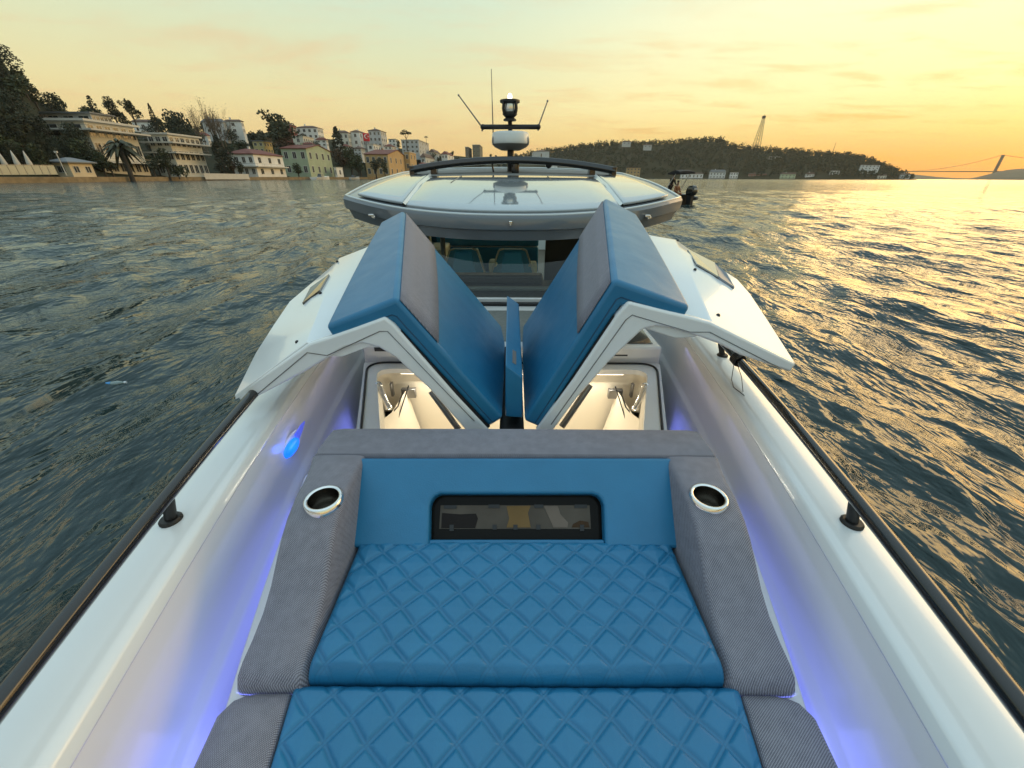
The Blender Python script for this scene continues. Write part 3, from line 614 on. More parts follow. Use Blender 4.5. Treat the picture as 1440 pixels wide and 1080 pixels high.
# lit lamps of the boat, plus an added wall fill
for s in (-1,1):
    area('blue strip lamp',VS(s*(pw(0)+.012),-.02,-1.13),(s*1,0,.10),.95,.10,.85,BLUEC)
    area('blue strip lamp',VS(s*(pw(.78)+.016),.78,-1.13),(s*1,-.28,.15),.60,.10,.16,BLUEC)
    for yl,ll in ((.1,1.0),(1.0,.75),(1.75,.65)):
        g_=area('lavender gunwale fill',V(s*(Xo(yl)-.182),yl,-.862),(0,0,-1),.02,ll,.085,(.40,.42,1.0)); g_.rotation_euler=(0,s*.5,-s*.2)  # unseen lavender fill under the gunwale lip, added to wash the inner walls
    area('blue trunk lamp',V(s*.872,1.75,-1.25),(s*1,-.3,.1),.30,.14,.09,BLUEC)
l=bpy.data.lights.new('courtesy lamp','POINT'); l.energy=.12; l.color=(.03,.15,1); l.shadow_soft_size=.02; o=bpy.data.objects.new('courtesy lamp',l); o.location=V(-(Xo(1.24)-.20),1.22,-.935); COL.objects.link(o)
area('cabin lamp',V(0,1.99,-1.05),(0,-.55,-1),1.2,.03,4.2,(1,.91,.73))
area('cabin lamp',V(0,1.32,-1.2),(0,.9,-.3),.9,.03,3.0,(1,.90,.72))
for s in (-1,1): area('blue gap lamp',VS(s*.53,.4115,-.983),(0,.5,.6),.16,.008,.035,BLUEC)
# ================================================================ sky, sun, water
SUNAZ=rad(60); SUNEL=rad(5)
SD=Vector((math.sin(SUNAZ)*math.cos(SUNEL),math.cos(SUNAZ)*math.cos(SUNEL),math.sin(SUNEL)))
W=bpy.data.worlds.new('World'); scn.world=W; W.use_nodes=True
def world():
    nt=W.node_tree; N=nt.nodes; L=nt.links; bg=N['Background']
    def math_(op,a,b=None,c=None,clamp=False):
        n=N.new('ShaderNodeMath'); n.operation=op; n.use_clamp=clamp
        for i,x in enumerate((a,b,c)):
            if x is None: continue
            if isinstance(x,(int,float)): n.inputs[i].default_value=x
            else: L.new(x,n.inputs[i])
        return n.outputs[0]
    tc=N.new('ShaderNodeTexCoord'); d=tc.outputs['Generated']; sp=N.new('ShaderNodeSeparateXYZ'); L.new(d,sp.inputs[0]); x,y,z=sp.outputs
    def ramp(stops):
        r=N.new('ShaderNodeValToRGB'); L.new(z,r.inputs[0]); e=r.color_ramp.elements
        while len(e)<len(stops): e.new(.5)
        for q,(p,c) in zip(e,stops): q.position=p; q.color=(*c,1)
        return r.outputs[0]
    sun=ramp([(0,(1.05,.40,.03)),(.03,(1.08,.50,.05)),(.07,(1.0,.72,.22)),(.13,(1.06,.94,.46)),(.25,(1.0,.97,.62)),(.33,(.82,.88,.64)),(.45,(.64,.76,.75)),(.6,(.68,.86,.90)),(1,(.76,.99,1.08))])
    far=ramp([(0,(.86,.50,.15)),(.06,(.88,.60,.23)),(.13,(.82,.71,.36)),(.21,(.70,.73,.47)),(.29,(.60,.74,.58)),(.42,(.47,.66,.72)),(.6,(.56,.78,.88)),(1,(.76,.99,1.08))])
    dt=math_('MULTIPLY_ADD',x,SD.x,math_('MULTIPLY',y,SD.y))
    f=N.new('ShaderNodeMapRange'); f.interpolation_type='SMOOTHSTEP'; f.inputs[1].default_value=.30; f.inputs[2].default_value=.98; L.new(dt,f.inputs[0])
    def mix(a,b,fac,mode='MIX'):
        m=N.new('ShaderNodeMix'); m.data_type='RGBA'; m.blend_type=mode
        for s,v in ((6,a),(7,b),(0,fac)):
            if isinstance(v,(tuple,)): m.inputs[s].default_value=(*v,1)
            elif isinstance(v,(int,float)): m.inputs[s].default_value=v
            else: L.new(v,m.inputs[s])
        return m.outputs[2]
    c=mix(far,sun,f.outputs[0])
    # dusk side of the sky behind the boat
    bk=N.new('ShaderNodeMapRange'); bk.interpolation_type='SMOOTHSTEP'; bk.inputs[1].default_value=-.35; bk.inputs[2].default_value=-1.0; L.new(dt,bk.inputs[0])
    c=mix(c,(.42,.52,.60),math_('MULTIPLY',bk.outputs[0],.7))
    # thin cloud sheets
    zz=math_('ADD',math_('MAXIMUM',z,0),.09); cb=N.new('ShaderNodeCombineXYZ'); L.new(math_('DIVIDE',x,zz),cb.inputs[0]); L.new(math_('DIVIDE',y,zz),cb.inputs[1])
    def cl(scale,sx,sy,lo,hi,rz,det):
        mp=N.new('ShaderNodeMapping'); mp.inputs['Scale'].default_value=(sx,sy,1); mp.inputs['Rotation'].default_value=(0,0,rz); L.new(cb.outputs[0],mp.inputs[0])
        n=N.new('ShaderNodeTexNoise'); n.inputs['Scale'].default_value=scale; n.inputs['Detail'].default_value=det; n.inputs['Roughness'].default_value=.58; n.inputs['Distortion'].default_value=.4; L.new(mp.outputs[0],n.inputs['Vector'])
        r=N.new('ShaderNodeMapRange'); r.interpolation_type='SMOOTHSTEP'; r.inputs[1].default_value=lo; r.inputs[2].default_value=hi; L.new(n.outputs['Fac'],r.inputs[0]); return r.outputs[0]
    c1=cl(.62,1,2.0,.50,.70,rad(12),8); c2=cl(1.9,.8,1.8,.50,.72,rad(-20),7)
    lowc=N.new('ShaderNodeMapRange'); lowc.inputs[1].default_value=.42; lowc.inputs[2].default_value=.12; L.new(z,lowc.inputs[0])
    cm=math_('MULTIPLY',math_('MAXIMUM',c1,math_('MULTIPLY',c2,.6)),lowc.outputs[0],None,True)
    tint=mix((.80,.46,.22),(.86,.52,.12),f.outputs[0])
    c=mix(c,tint,math_('MULTIPLY',cm,math_('MULTIPLY_ADD',f.outputs[0],.35,.5)))
    hi=N.new('ShaderNodeMapRange'); hi.inputs[1].default_value=.35; hi.inputs[2].default_value=.6; L.new(z,hi.inputs[0])
    c3=cl(1.5,1,1.3,.56,.74,rad(40),7)
    c=mix(c,(.98,.80,.66),math_('MULTIPLY',math_('MULTIPLY',c3,hi.outputs[0]),.75))
    sk=N.new('ShaderNodeTexSky'); sk.sky_type='NISHITA'; sk.sun_disc=False; sk.sun_elevation=SUNEL; sk.sun_rotation=SUNAZ; sk.air_density=1.6; sk.dust_density=2.0
    c=mix(c,sk.outputs[0],.02,'ADD')
    L.new(c,bg.inputs[0]); bg.inputs[1].default_value=.98
world()
sl=bpy.data.lights.new('sun','SUN'); sl.energy=2.0; sl.angle=rad(52); sl.color=(1,.60,.22)
so=bpy.data.objects.new('sun',sl); so.rotation_euler=SD.to_track_quat('Z','Y').to_euler(); COL.objects.link(so)

def watermat():
    m=bpy.data.materials.new('sea water'); m.use_nodes=True; nt=m.node_tree; N=nt.nodes; L=nt.links; b=N['Principled BSDF']
    b.inputs['Base Color'].default_value=(.014,.032,.034,1); b.inputs['Roughness'].default_value=.05; b.inputs['IOR'].default_value=1.345
    tc=N.new('ShaderNodeTexCoord')
    def nz(scale,sx,sy,det,rz):
        mp=N.new('ShaderNodeMapping'); mp.inputs['Scale'].default_value=(sx,sy,1); mp.inputs['Rotation'].default_value=(0,0,rz); L.new(tc.outputs['Object'],mp.inputs[0])
        n=N.new('ShaderNodeTexNoise'); n.inputs['Scale'].default_value=scale; n.inputs['Detail'].default_value=det; n.inputs['Roughness'].default_value=.55; n.inputs['Distortion'].default_value=.25; L.new(mp.outputs[0],n.inputs['Vector']); return n.outputs['Fac']
    def bump(h,dist,prev=None,st=1):
        bp=N.new('ShaderNodeBump'); bp.inputs['Distance'].default_value=dist; bp.inputs['Strength'].default_value=st; L.new(h,bp.inputs['Height'])
        if prev: L.new(prev,bp.inputs['Normal'])
        return bp.outputs[0]
    n1=bump(nz(.6,1,.42,5,rad(8)),.40); n2=bump(nz(2.4,1,.42,4,rad(-14)),.18,n1); n3=bump(nz(9,1,.5,3,rad(18)),.014,n2)
    vl=N.new('ShaderNodeVectorMath'); vl.operation='LENGTH'; L.new(tc.outputs['Object'],vl.inputs[0]); rg=N.new('ShaderNodeMapRange'); rg.inputs[1].default_value=25; rg.inputs[2].default_value=350; rg.inputs[3].default_value=.05; rg.inputs[4].default_value=.13; L.new(vl.outputs['Value'],rg.inputs[0]); L.new(rg.outputs[0],b.inputs['Roughness'])
    L.new(n3,b.inputs['Normal']); return m
WATER=watermat()
def water():
    rs=np.random.RandomState(3)
    th=np.concatenate([np.linspace(-74,74,1000),np.linspace(74,286,90)[1:-1]])*math.pi/180; nt_=len(th)
    r=[.55]
    while r[-1]<14000:
        x=r[-1]; k=.0100 if x<260 else .0100+min(.10,(x-260)/260*.03); r.append(x*(1+k))
    r=np.array(r); nr=len(r); TH,RR=np.meshgrid(th,r); X=RR*np.sin(TH); Y=RR*np.cos(TH)
    cell=np.maximum(RR*math.radians(.15),np.gradient(r)[:,None]*np.ones_like(TH))
    Z=np.zeros_like(X); DX=np.zeros_like(X); DY=np.zeros_like(X)
    gust=.75+.35*np.sin(X*.11+Y*.07+1)*np.sin(Y*.05-X*.03)+.25*np.sin(X*.31-Y*.23)
    n=150; lam=np.exp(rs.uniform(math.log(.16),math.log(4.6),n)); amp=lam**.92*rs.uniform(.5,1.3,n); amp*=np.where(lam>2.6,.6,1)
    ang=rs.normal(math.radians(186),.40,n); k=2*math.pi/lam
    s=math.sqrt(np.sum((amp*k)**2)/2); amp*=.27/s
    for l,a,an,kk in zip(lam,amp,ang,k):
        f=np.clip((l/cell-2.6)/3,0,1); 
        if l<1.2: f=f*gust
        ph=kk*(X*math.cos(an)+Y*math.sin(an))+rs.uniform(0,6.28); c=np.cos(ph); sn=np.sin(ph)
        Z+=a*f*c; DX-=.75*a*f*sn*math.cos(an); DY-=.75*a*f*sn*math.sin(an)
    # keep the boat's own hull dry
    P=np.stack([X+DX,Y+DY,Z],-1).reshape(-1,3)
    idx=np.arange(nr*nt_).reshape(nr,nt_); nx=np.roll(idx,-1,axis=1); Q=np.stack([idx[:-1],nx[:-1],nx[1:],idx[1:]],-1).reshape(-1,4)[:, ::-1]
    cx=P[Q].mean(1); xo=np.where(cx[:,1]<3.6,.79+.24*cx[:,1]-.03*cx[:,1]**2,1.265)-.10
    keep=~((np.abs(cx[:,0])<xo)&(cx[:,1]>-.45)&(cx[:,1]<8.9)); Q=Q[keep]
    o=npmesh('water',P,Q,WATER); tag(o,kind='structure')
water()
# ================================================================ shores
def terrain_cols(cols):
    return cols
SHORE=[(-500,110),(-420,120),(-200,140),(0,165),(70,172),(100,176),(200,205),(300,236),(400,272),(480,312),(560,372),(640,450),(720,560),(800,680)]
RIDGE=[(-260,255,20),(-120,262,45),(-40,268,70),(0,270,84),(25,278,112),(45,290,134),(80,305,158),(110,330,174),(200,390,186),(300,440,190),(400,480,186),(480,540,198),(560,620,208),(640,720,219),(720,840,226),(800,980,234)]
def hpx(px,py):     # the pixel on the horizon with the same bearing
    d=ray(px,py); t=d.x/d.y; lo,hi=-3000.0,3000.0
    for _ in range(50):
        m=(lo+hi)/2; e=ray(m,249.); 
        if e.x/e.y<t: lo=m
        else: hi=m
    return lo
RIDGEH=[(hpx(p,y),D,K(p,y,D=D).z) for p,D,y in RIDGE]
def interp(T,x):
    if x<=T[0][0]: return T[0][1:]
    for a,b in zip(T,T[1:]):
        if x<=b[0]:
            t=(x-a[0])/(b[0]-a[0]); return tuple(lerp(p,q,t) for p,q in zip(a[1:],b[1:]))
    return T[-1][1:]
QZ=1.3
def ground(px,t):
    ds,=interp(SHORE,px); dr,zr_=interp(RIDGEH,px); D=lerp(ds,dr,t); d=ray(px,249); h=math.hypot(d.x,d.y)
    e=0 if t<.14 else ((t-.14)/.86); z=QZ+(zr_-QZ)*(e**1.15 if t<=1 else 1)
    if t>1: z=zr_-(t-1)*4
    return Vector((d.x/h*D,d.y/h*D,z))
HILL=mat('hillside soil and scrub',(.018,.023,.010),.95,var=.5,vscale=.08,vcol=(.03,.026,.013),spec=.1)
g=MB(); rows=[]
tsr=[0,.001,.14,.2,.3,.4,.5,.6,.7,.8,.9,1,1.25]
for px in range(-420,801,20):
    row=[ground(px,t) for t in tsr]; row[0]=Vector((row[0].x,row[0].y,-1.5)); rows.append(row)
g.loft(rows,False); tag(g.build('hillside',HILL,None,60,fix=False),kind='structure')
# quay edge
QUAY=mat('ochre stone quay',(.26,.19,.10),.8,var=.4,vscale=.6); 
q=MB(); rows=[]
for px in range(-420,701,20):
    p=ground(px,0); d=Vector((p.x,p.y,0)).normalized(); a=p-d*2.2; b=p+d*7
    rows.append([Vector((a.x,a.y,-1)),Vector((a.x,a.y,QZ-.3)),Vector((a.x,a.y,QZ+.05)),Vector((b.x,b.y,QZ+.06))])
q.loft(rows,False); tag(q.build('quay',QUAY,None,30,fix=False),kind='structure')
# ---------------------------------------------------------------- houses
WALLS={}
def wallmat(c):
    if c not in WALLS: WALLS[c]=mat('plaster wall',c,.8,var=.16,vscale=.25)
    return WALLS[c]
PANE=mat('window glass',(.03,.035,.04),.08,coat=.5)
FRAME=mat('window frame paint',(.55,.53,.48),.5)
TILE=mat('red clay tile',(.16,.038,.024),.75,var=.35,vscale=.5,bump=.3,bscale=3)
TILEB=mat('brown roof tile',(.12,.07,.05),.75,var=.35,vscale=.5)
SLATE=mat('grey roof',(.16,.17,.18),.6,var=.2,vscale=.4)
SLAB=mat('concrete slab edge',(.52,.50,.45),.7,var=.1,vscale=.4)
WINMESH={}
def xat(px,Y):
    d=ray(px,250); return d.x/d.y*Y
def yat(px,X):
    d=ray(px,250); return d.y/d.x*X
def house(label,pl,pc,pr,D,eave,base,roof='hip',ridge=None,col=(.5,.48,.42),rmat=None,floors=None,slabs=(),wn=None,cat='house',group=None,left=True,win=True,over=.5,name='house',wf=(.46,.42)):
    C=K(pc,base,D=D); ze=K(pc,eave,D=D).z; zb=K(pc,base,D=D).z
    sx=-1 if C.x<0 else 1
    # the side wall recedes from the near corner; the end wall faces the boat
    if sx<0:
        x1=C.x; y0=C.y; x0=xat(pl,y0); y1=yat(pr,x1) if pr>pc+.5 else y0+abs(x1-x0)*.7
    else:
        x0=C.x; y0=C.y; x1=xat(pr,y0); y1=yat(pl,x0) if pl<pc-.5 else y0+abs(x1-x0)*.7
    y1=max(y0+3,min(y1,y0+max(60,2.2*abs(x1-x0)))); 
    zg=min(zb,ground(min(max(pc,-400),780),.5).z if False else zb)-6
    H=ze-zb; o=thing(name,label,cat,((x0+x1)/2,(y0+y1)/2,zb),group); wm=wallmat(col)
    b=MB(); b.box(x0,x1,y0,y1,zg,ze)
    if roof=='gable':
        zr_=K(pc,ridge,D=D).z; ym=(y0+y1)/2
        b.add([(x1+.02,y0,ze),(x1+.02,y1,ze),(x1+.02,ym,zr_),(x0,y0,ze),(x0,y1,ze),(x0,ym,zr_)],[(0,1,2),(3,5,4),(0,2,5,3),(1,4,5,2)])
    b.build('wall',wm,o)
    rmat=rmat or TILE
    if roof in('hip','gable'):
        zr_=K(pc,ridge,D=D).z; v=over; a=MB(); xm=(x0+x1)/2; ym=(y0+y1)/2; w=x1-x0; l=y1-y0
        if roof=='gable':
            t=.35
            for s in (0,1):
                ye_=(y0-v) if s==0 else (y1+v)
                a.prism([(x0-v,ye_,ze-.15),(x1+v,ye_,ze-.15),(x1+v,ym,zr_+.1),(x0-v,ym,zr_+.1)],(0,0,t))
        else:
            if w>l: r0=(x0+l*.5,ym,zr_); r1=(x1-l*.5,ym,zr_)
            else: r0=(xm,y0+w*.5,zr_); r1=(xm,y1-w*.5,zr_)
            e=[(x0-v,y0-v,ze),(x1+v,y0-v,ze),(x1+v,y1+v,ze),(x0-v,y1+v,ze)]; e2=[(p[0],p[1],ze+.3) for p in e]
            a.add(e+e2+[r0,r1],[(3,2,1,0),(0,1,5,4),(1,2,6,5),(2,3,7,6),(3,0,4,7)]+([(4,5,9,8),(5,6,9),(6,7,8,9),(7,4,8)] if w>l else [(4,5,8),(5,6,9,8),(6,7,9),(7,4,8,9)]))
        ro=a.build('roof',rmat,o,fix=True)
        if H>5:
            cm=MB(); cx=lerp(x0,x1,.3); cm.box(cx,cx+.9,ym-.4,ym+.5,ze,zr_+1.1); cm.box(cx-.1,cx+1.0,ym-.5,ym+.6,zr_+1.1,zr_+1.3); cm.build('chimney',wm,ro)
    else:
        a=MB(); a.box(x0-over,x1+over,y0-over,y1+over,ze,ze+max(.45,H*.04)); a.build('roof',rmat if rmat is not TILE else SLAB,o)
        if roof=='flat2': pass
    for sp in slabs:
        zs=K(pc,sp,D=D).z; a=MB(); a.box(x0-over*2.2,x1+over*3,y0-over*2.2,y1+over,zs-.25,zs+.25)
        bo=a.build('balcony',SLAB,o)
        rl=MB(); rl.tube([(x0-over*2,y0-over*2,zs+1.2),(x1+over*2.8,y0-over*2,zs+1.2),(x1+over*2.8,y1+over*.8,zs+1.2)],.05,5)
        for k in range(6):
            yy=lerp(y0-over*2,y1+over*.8,k/5); rl.tube([(x1+over*2.8,yy,zs+.2),(x1+over*2.8,yy,zs+1.2)],.04,4)
        rl.build('railing',DSTEEL,bo)
    if win:
        fl=floors or max(1,round(H/4.2)); fh=H/fl
        def putwin(cx,cy,cz,ww,wh,axis):
            key=(round(ww,1),round(wh,1),axis)
            if key not in WINMESH:
                f=MB(); p=MB(); t=.16*max(1,wh/2.0)*.8; ww_,wh_=key[0]/2,key[1]/2
                if axis=='y':
                    f.box(-ww_-t,-ww_,-.10,.05,-wh_-t,wh_+t); f.box(ww_,ww_+t,-.10,.05,-wh_-t,wh_+t); f.box(-ww_,ww_,-.101,.05,wh_,wh_+t); f.box(-ww_,ww_,-.15,.05,-wh_-t,-wh_); f.box(-.05,.05,-.08,.04,-wh_,wh_)
                    p.box(-ww_,ww_,-.04,.03,-wh_,wh_)
                else:
                    q=-1 if axis=='-x' else 1
                    def bx(M_,a0,a1,b0,b1,c0,c1): M_.box(*sorted((q*a0,q*a1)),b0,b1,c0,c1)
                    bx(f,-.05,.10,-ww_-t,-ww_,-wh_-t,wh_+t); bx(f,-.05,.10,ww_,ww_+t,-wh_-t,wh_+t); bx(f,-.05,.101,-ww_,ww_,wh_,wh_+t); bx(f,-.05,.15,-ww_,ww_,-wh_-t,-wh_); bx(f,-.04,.08,-.05,.05,-wh_,wh_)
                    bx(p,-.03,.04,-ww_,ww_,-wh_,wh_)
                fo=f.build('window',FRAME); po=p.build('pane',PANE); WINMESH[key]=(fo.data,po.data); bpy.data.objects.remove(fo); bpy.data.objects.remove(po)
            fm,pm=WINMESH[key]; fo=bpy.data.objects.new('window',fm); COL.objects.link(fo); fo.parent=o; fo.location=Vector((cx,cy,cz))-o.location
            po=bpy.data.objects.new('pane',pm); COL.objects.link(po); po.parent=fo
        nx=(wn or (0,0))[0] or max(1,min(5,round((x1-x0)/4.6))); ny=(wn or (0,0))[1] or max(1,min(6,round((y1-y0)/5.0)))
        for k in range(fl):
            cz=zb+fh*(k+.52); wh=fh*wf[0]
            if left or sx>0:
                for i in range(nx):
                    ww=min(2.2 if wf[1]<.5 else 6,(x1-x0)/nx*wf[1]); putwin(lerp(x0,x1,(i+.5)/nx),y0,cz,ww,wh,'y')
            for i in range(ny):
                ww=min(2.4 if wf[1]<.5 else 6,(y1-y0)/ny*wf[1]); putwin(x1 if sx<0 else x0,lerp(y0,y1,(i+.5)/ny),cz,ww,wh,'x' if sx<0 else '-x')
    return o
CRM=(.60,.58,.51); WHT=(.74,.73,.70); GRN=(.36,.42,.29); OCH=(.50,.33,.15); GRY=(.50,.51,.51); RED=(.22,.06,.05)
house('large modern villa with wide flat roof slabs and pale stone walls on the left shore',56,150,214,222,172,246,'flat',None,CRM,None,3,(184,228),(3,6),'villa',over=1.6,wf=(.62,.62))
house('flat roofed villa upper storey set back above the large modern villa',84,133,190,250,160,176,'flat',None,GRY,SLATE,1,(),(4,5),'villa',over=1.2,wf=(.55,.66))
house('modern three level villa with long white balconies beside a dark cypress',228,255,297,238,190,247,'flat',None,CRM,None,3,(201,215),(3,6),'villa',over=1.0,wf=(.62,.62))
house('small waterside kiosk with grey hipped roof and lit cream front',80,104,137,186,229,248,'hip',221,(.62,.52,.36),SLATE,1,(),(1,2),'kiosk',over=1.0,name='kiosk')
house('white waterfront house with long red tiled roof and arched side bays',326,364,404,262,217,249,'hip',208,WHT,TILE,2,(234,),(4,3),over=.7)
house('pale green waterfront mansion with red roof and triangular gable',404,438,471,300,209,248,'gable',202,GRN,TILE,2,(),(3,4),over=.6)
house('tiny white boathouse between the green mansion and the dark trees',472,475,484,318,236,249,'flat',None,WHT,None,1,(),(1,1),over=.2)
house('long ochre mansion with tall windows and red roof on the quay',517,549,577,352,217,249,'gable',208,OCH,TILE,2,(),(4,4),over=.6)
house('narrow ochre house tucked behind the long ochre mansion',572,578,588,400,214,240,'flat',None,OCH,None,2,(),(1,2),over=.4)
HG='houses on the hillside above the shore'
house('dark red house with white windows high on the slope',408,411,432,430,176,189,'hip',171,RED,TILEB,1,(),(1,5),group=HG)
house('long white apartment terrace just right of the dark red house',431,449,467,440,180,196,'hip',176,WHT,TILEB,2,(),(4,4),group=HG,cat='apartment block')
house('low cream terrace below the dark red hillside house',424,428,452,415,192,203,'flat',None,CRM,None,1,(),(1,5),group=HG)
house('cream block with brown hipped roof left of the red flag',481,492,503,470,187,206,'hip',183,CRM,TILEB,2,(),(3,3),group=HG,cat='apartment block')
house('white block with a large red flag on its front',503,508,527,475,186,205,'hip',182,WHT,TILEB,2,(),(1,4),group=HG,cat='apartment block')
house('tall grey white block with three floors right of the red flag',527,538,551,480,184,208,'hip',180,GRY,TILEB,3,(),(3,3),group=HG,cat='apartment block')
house('long flat white restaurant roof below the grey white block',523,526,543,440,203,212,'flat',None,WHT,None,1,(),(1,4),group=HG,cat='building')
house('wide pale grey apartment block on the ridge beside the tall pine',570,590,614,520,197,216,'flat',None,GRY,None,3,(),(4,4),group=HG,cat='apartment block')
house('terracotta roofed house in front of the wide grey apartment block',594,599,615,500,221,232,'hip',215,GRY,TILEB,1,(),(1,3),group=HG)
house('white house with red roof near the left foot of the roof arch',623,630,641,560,217,231,'hip',212,WHT,TILE,2,(),(2,2),group=HG)
house('white waterfront block seen under the left half of the roof arch',632,642,652,600,231,243,'flat',None,WHT,None,1,(),(3,2),group=HG,cat='building')
house('slim dark grey block left of the radar dome',656,659,665,640,207,222,'flat',None,(.14,.13,.11),None,3,(),(1,1),group=HG,cat='building')
house('square olive grey block just left of the radar dome',666,675,685,650,204,222,'flat',None,(.17,.16,.12),None,3,(),(2,2),group=HG,cat='building')
house('cream row of lit waterfront houses under the radar dome',683,697,711,760,226,241,'hip',223,CRM,TILEB,2,(),(3,3),group=HG,cat='terrace')
house('white waterfront house right of the radar dome and under the arch',764,768,783,860,229,242,'flat',None,WHT,None,2,(),(1,3),group=HG)
house('pale house with brown roof peeping above the right half of the roof arch',744,750,771,900,213,224,'hip',210,GRY,TILEB,1,(),(1,3),group=HG)
house('white villa with grey roof among trees left of the big oak',308,318,335,400,172,188,'hip',167,GRY,SLATE,2,(),(2,3),group=HG,cat='villa')
house('cream villa with flat eaves left of the big oak',338,343,360,400,171,188,'hip',168,WHT,TILEB,2,(),(1,3),group=HG,cat='villa')
house('yellow house with flat roof above the white red roofed house',368,374,394,330,199,216,'flat',None,(.5,.42,.2),SLATE,2,(),(2,3),group=HG)
house('white cottage peeping out of trees above the modern villa',215,219,232,420,172,186,'hip',168,WHT,TILEB,1,(),(1,2),group=HG)
for lb,pl,pc,pr,D,ev,bs,rf,rg,cl_,rm in (
 ('low white house with red roof between the long apartment terrace and the dark tree',455,460,471,418,197,206,'hip',193,WHT,TILE),
 ('cream cottage with red roof just below the cream block left of the flag',486,491,501,440,206,214,'hip',202,CRM,TILE),
 ('pale house with brown roof directly under the flagged white block',504,509,521,430,209,218,'hip',205,GRY,TILEB),
 ('white house with red roof above the ochre mansion chimney end',546,552,562,460,206,215,'hip',202,WHT,TILE),
 ('small white block left of the flat topped umbrella pine',553,557,565,520,196,206,'flat',200,WHT,None),
 ('grey cottage with red roof above the green mansion ridge',436,441,451,380,203,211,'hip',200,GRY,TILE),
 ('white house half hidden by trees above the villa with long balconies',262,268,281,400,186,197,'hip',181,WHT,TILEB),
 ('red roofed white house at the foot of the leafless poplars',288,294,306,380,191,202,'hip',186,WHT,TILE),
 ('pale cottage high among dark trees at the far left',44,49,60,285,163,173,'hip',158,GRY,TILEB),
 ('low white house with red roof right of the narrow ochre house',591,596,606,450,231,241,'hip',228,WHT,TILE),
 ('cream gabled house behind the wide grey apartment block',606,611,622,560,214,223,'hip',209,CRM,TILEB)):
    house(lb,pl,pc,pr,D,ev,bs,rf,rg,cl_,rm or SLATE,2,(),(2,3),'house',HG)
FS='buildings along the far shore'
def fhouse(label,pl,pr,D,eave,base,roof,ridge,col,rm=None,fl=2,n=4):
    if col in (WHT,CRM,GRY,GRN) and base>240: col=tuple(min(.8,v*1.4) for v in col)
    house(label,pl,pl+1,pr,D,eave,base,roof,ridge,col,rm or TILEB,fl,(),(n,2),'building',FS,over=.8)
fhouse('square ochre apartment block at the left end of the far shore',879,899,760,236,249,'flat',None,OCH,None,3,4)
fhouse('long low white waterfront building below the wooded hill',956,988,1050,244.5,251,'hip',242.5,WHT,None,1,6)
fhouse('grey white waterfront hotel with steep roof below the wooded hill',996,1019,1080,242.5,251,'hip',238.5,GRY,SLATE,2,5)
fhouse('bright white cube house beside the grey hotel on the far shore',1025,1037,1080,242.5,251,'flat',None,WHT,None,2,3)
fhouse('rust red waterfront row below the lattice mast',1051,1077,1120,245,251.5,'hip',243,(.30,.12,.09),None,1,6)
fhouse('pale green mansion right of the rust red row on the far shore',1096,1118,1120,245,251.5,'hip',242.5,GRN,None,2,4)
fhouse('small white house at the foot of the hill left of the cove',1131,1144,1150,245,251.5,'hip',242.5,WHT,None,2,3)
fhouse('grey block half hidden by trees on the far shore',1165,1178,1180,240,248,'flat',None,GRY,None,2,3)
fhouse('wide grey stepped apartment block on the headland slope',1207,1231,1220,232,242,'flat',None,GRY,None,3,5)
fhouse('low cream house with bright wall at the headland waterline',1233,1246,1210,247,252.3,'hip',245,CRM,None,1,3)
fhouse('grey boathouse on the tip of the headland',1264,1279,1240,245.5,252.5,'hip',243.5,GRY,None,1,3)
fhouse('white villa near the top of the wooded hill',874,881,1235,199.5,203,'hip',198,GRY,None,1,2)
fhouse('grey villa in trees below the hilltop villa',904,910,1180,204,207.5,'hip',202.5,GRY,None,1,2)
fhouse('pale low house on the slope below the lattice mast',1081,1091,1250,220,224,'flat',None,GRY,None,1,2)
# ---------------------------------------------------------------- trees
LEAF=mat('leaves',(.020,.032,.010),.75,var=.55,vscale=.35,vcol=(.042,.046,.015),rand=.35)
LEAFD=mat('dark needles',(.011,.020,.010),.8,var=.45,vscale=.4,vcol=(.024,.030,.013),rand=.3)
LEAFB=mat('autumn leaves',(.075,.038,.018),.8,var=.5,vscale=.5,vcol=(.05,.04,.015),rand=.3)
BARK=mat('bark',(.05,.04,.03),.9,var=.4,vscale=2); BAREB=mat('pale bare twigs',(.13,.10,.07),.9,var=.3,vscale=2)
PALM=mat('palm fronds',(.045,.055,.022),.6,var=.4,vscale=.8,rand=.1)
def leafmesh(pts,size,mat_,name='crown'):
    rs=np.random.RandomState(len(pts)); n=len(pts); P=np.array(pts,float)
    a=rs.normal(size=(n,3)); a/=np.linalg.norm(a,axis=1)[:,None]; b=rs.normal(size=(n,3)); b-=a*(a*b).sum(1)[:,None]; b/=np.linalg.norm(b,axis=1)[:,None]
    s=(size*rs.uniform(.55,1.35,n))[:,None]; a=a*s; b=b*s*rs.uniform(.5,1,n)[:,None]
    v=np.stack([P-a*.5,P+b*.5,P+a*.5,P-b*.5],1).reshape(-1,3); q=np.arange(4*n).reshape(n,4)
    o=npmesh(name,v,q,mat_,False); me=o.data; bpy.data.objects.remove(o); return me
def blobpts(rs,blobs,n):
    w=np.array([b[3]*b[4]*b[5] for b in blobs])**.67; w/=w.sum(); pts=[]
    for b,k in zip(blobs,rs.multinomial(n,w)):
        d=rs.normal(size=(k,3)); d/=np.linalg.norm(d,axis=1)[:,None]; r=rs.uniform(.25,1,k)**.45
        pts+= [tuple(p) for p in np.array(b[:3])+d*r[:,None]*np.array(b[3:])]
    return pts
